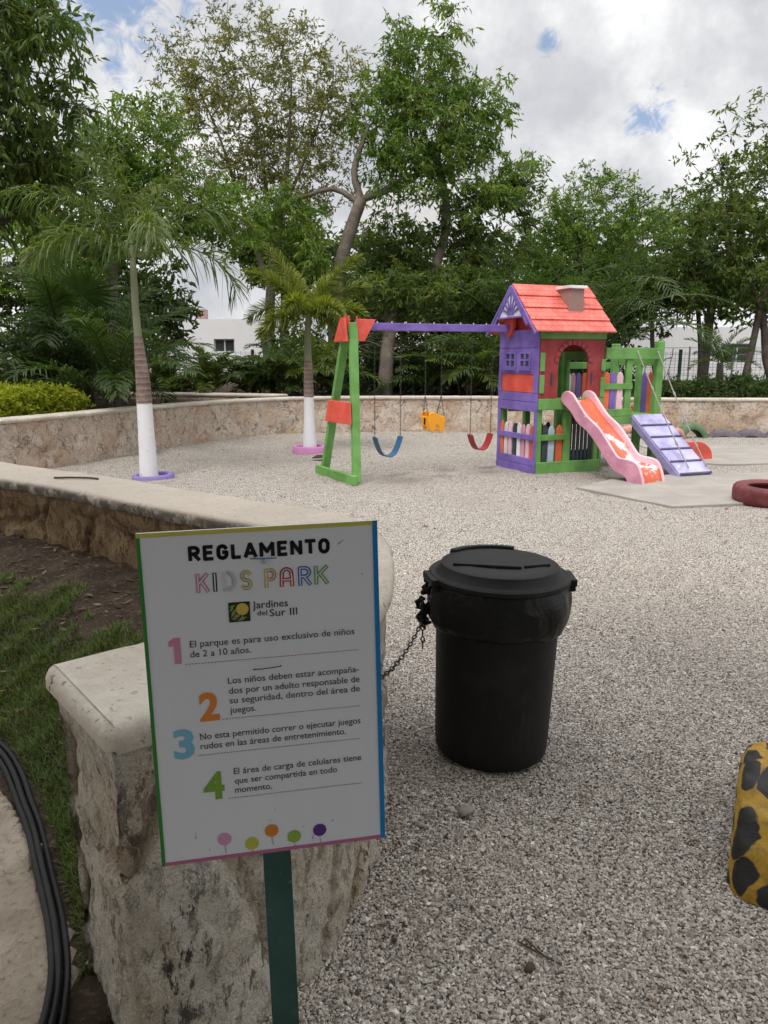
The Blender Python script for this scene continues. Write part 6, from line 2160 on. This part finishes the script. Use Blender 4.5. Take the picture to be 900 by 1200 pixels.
for k, x in enumerate((-4.2, -1.4, 1.4, 4.2)):
    shrub(x, -6.0, 1.9, 3.4, 'deep', ('dense tall shrub behind the viewpoint, the leftmost', 'dense tall shrub behind the viewpoint, second from left', 'dense tall shrub behind the viewpoint, third from left', 'dense tall shrub behind the viewpoint, the rightmost')[k], 330 + k, leaf=0.4, n=130, z0=0.0, group='tall shrubs behind the viewpoint')

# ------------------------------------------------------------------ green wire fence
FE = empty('wire_fence', (-4.62, 19, Z0), label='dark green wire mesh fence running behind the palms', cat='fence')
px_ = [-12.0, -9.3, -6.95, -4.62, -3.3, -1.0, 0.75, 2.9, 5.2, 7.45, 9.7, 12.0]
for x in px_:
    b = MB()
    b.box(x + 4.62 - 0.035, x + 4.62 + 0.035, -0.035, 0.035, -0.05, 1.12)
    b.build('post', M['fence'], FE, bevel=0.006)
b = MB()
for k in range(8):
    b.box(px_[0] + 4.62, px_[-1] + 4.62, -0.004, 0.002, 0.05 + 0.14 * k, 0.056 + 0.14 * k)
for k in range(int((px_[-1] - px_[0]) / 0.12)):
    xx_ = px_[0] + 4.62 + 0.12 * k
    b.box(xx_, xx_ + 0.005, -0.0035, 0.0015, 0.02, 1.08)
b.build('mesh_panel', M['fence'], FE)
WF = empty('railing', (9.5, 26, Z0), label='thin pale metal railing in front of the white house on the right', cat='railing')
b = MB()
for k in range(6):
    b.box(-3.5, 5.5, -0.008, 0.008, 0.15 + 0.22 * k, 0.168 + 0.22 * k)
b.build('bar', M['steel'], WF)
b = MB()
for k in range(7):
    b.box(-3.5 + 1.5 * k - 0.02, -3.5 + 1.5 * k + 0.02, -0.03, 0.03, -0.1, 1.3)
b.build('post', M['steel'], WF)

# ------------------------------------------------------------------ white houses
def house(name, loc, w_, d_, h, wins, label, extra=None):
    root = empty(name, loc, label=label, cat='house')
    b = MB()
    # the front wall is built as strips round the window openings so that each window is set back
    xs = sorted(set([0, w_] + [q for a in wins for q in (a[0], a[1])]))
    for x0, x1 in zip(xs[:-1], xs[1:]):
        hs = sorted([(a[2], a[3]) for a in wins if a[0] < (x0 + x1) / 2 < a[1]])
        z = -0.3
        for lo, hi in hs + [(h, h)]:
            if lo > z:
                b.box(x0, x1, 0, 0.2, z, lo)
            z = hi
    b.box(0, 0.2, 0.2, d_, -0.3, h)
    b.box(w_ - 0.2, w_, 0.2, d_, -0.3, h)
    b.box(0.2, w_ - 0.2, d_ - 0.2, d_, -0.3, h)
    b.build('wall', M['housewhite'], root)
    b = MB()
    b.box(0.2, w_ - 0.2, 0.2, d_ - 0.2, h - 0.35, h - 0.2)
    b.build('roof', M['housewhite'], root)
    for x0, x1, z0, z1, half in wins:
        b = MB()
        for a, c in ((x0, x0 + 0.05), (x1 - 0.05, x1), ((x0 + x1) / 2 - 0.03, (x0 + x1) / 2 + 0.03)):
            b.box(a, c, 0.10, 0.15, z0, z1)
        for a, c in ((z0, z0 + 0.05), (z1 - 0.05, z1)):
            b.box(x0 + 0.0505, x1 - 0.0505, 0.105, 0.145, a, c)
        wd = b.build('window', M['steel'], root)
        b = MB()
        b.box(x0, (x0 + x1) / 2 - 0.03, 0.12, 0.13, z0 + 0.05, z1 - 0.05)
        b.box((x0 + x1) / 2 + 0.03, x1, 0.12, 0.13, z0 + 0.05, z1 - 0.05, 1 if half else 0)
        b.build('pane', [M['glassdark'], M['curtain']], wd)
    return root


H1 = house('white_house', (-10.6, 34, Z0), 7.4, 8, 2.62, [(0.74, 1.68, 1.18, 1.76, True), (2.98, 3.9, 1.18, 1.76, False), (5.1, 5.7, 1.1, 1.8, False)], 'low flat-roofed white house with two dark windows seen between the palms')
b = MB()
b.box(1.55, 1.95, 3, 3.6, 2.3, 3.25)
b.build('roof_tank', M['chimney'], H1, bevel=0.02)
b = MB()
b.lathe([(0.30, 0), (0.32, 0.1), (0.30, 0.35), (0.12, 0.5), (0, 0.5)], 20, (5.3, 3, 2.3))
b.build('roof_tank', M['housewhite'], H1, smooth=True, auto=40)
house('white_house', (9.2, 31, Z0), 12, 8, 2.15, [(4.6, 6.0, 0.7, 1.5, False)], 'pale low house seen behind the thin trunks at the right')
house('apartment_house', (-1.6, 46, Z0), 5.2, 9, 10.6, [(1.2, 1.8, 7.9, 8.5, False), (2.3, 2.9, 4.6, 5.3, False), (0.6, 1.2, 4.6, 5.3, False), (3.4, 4.0, 7.9, 8.5, False)], 'tall pale apartment house glimpsed through the leaves of the middle tree')
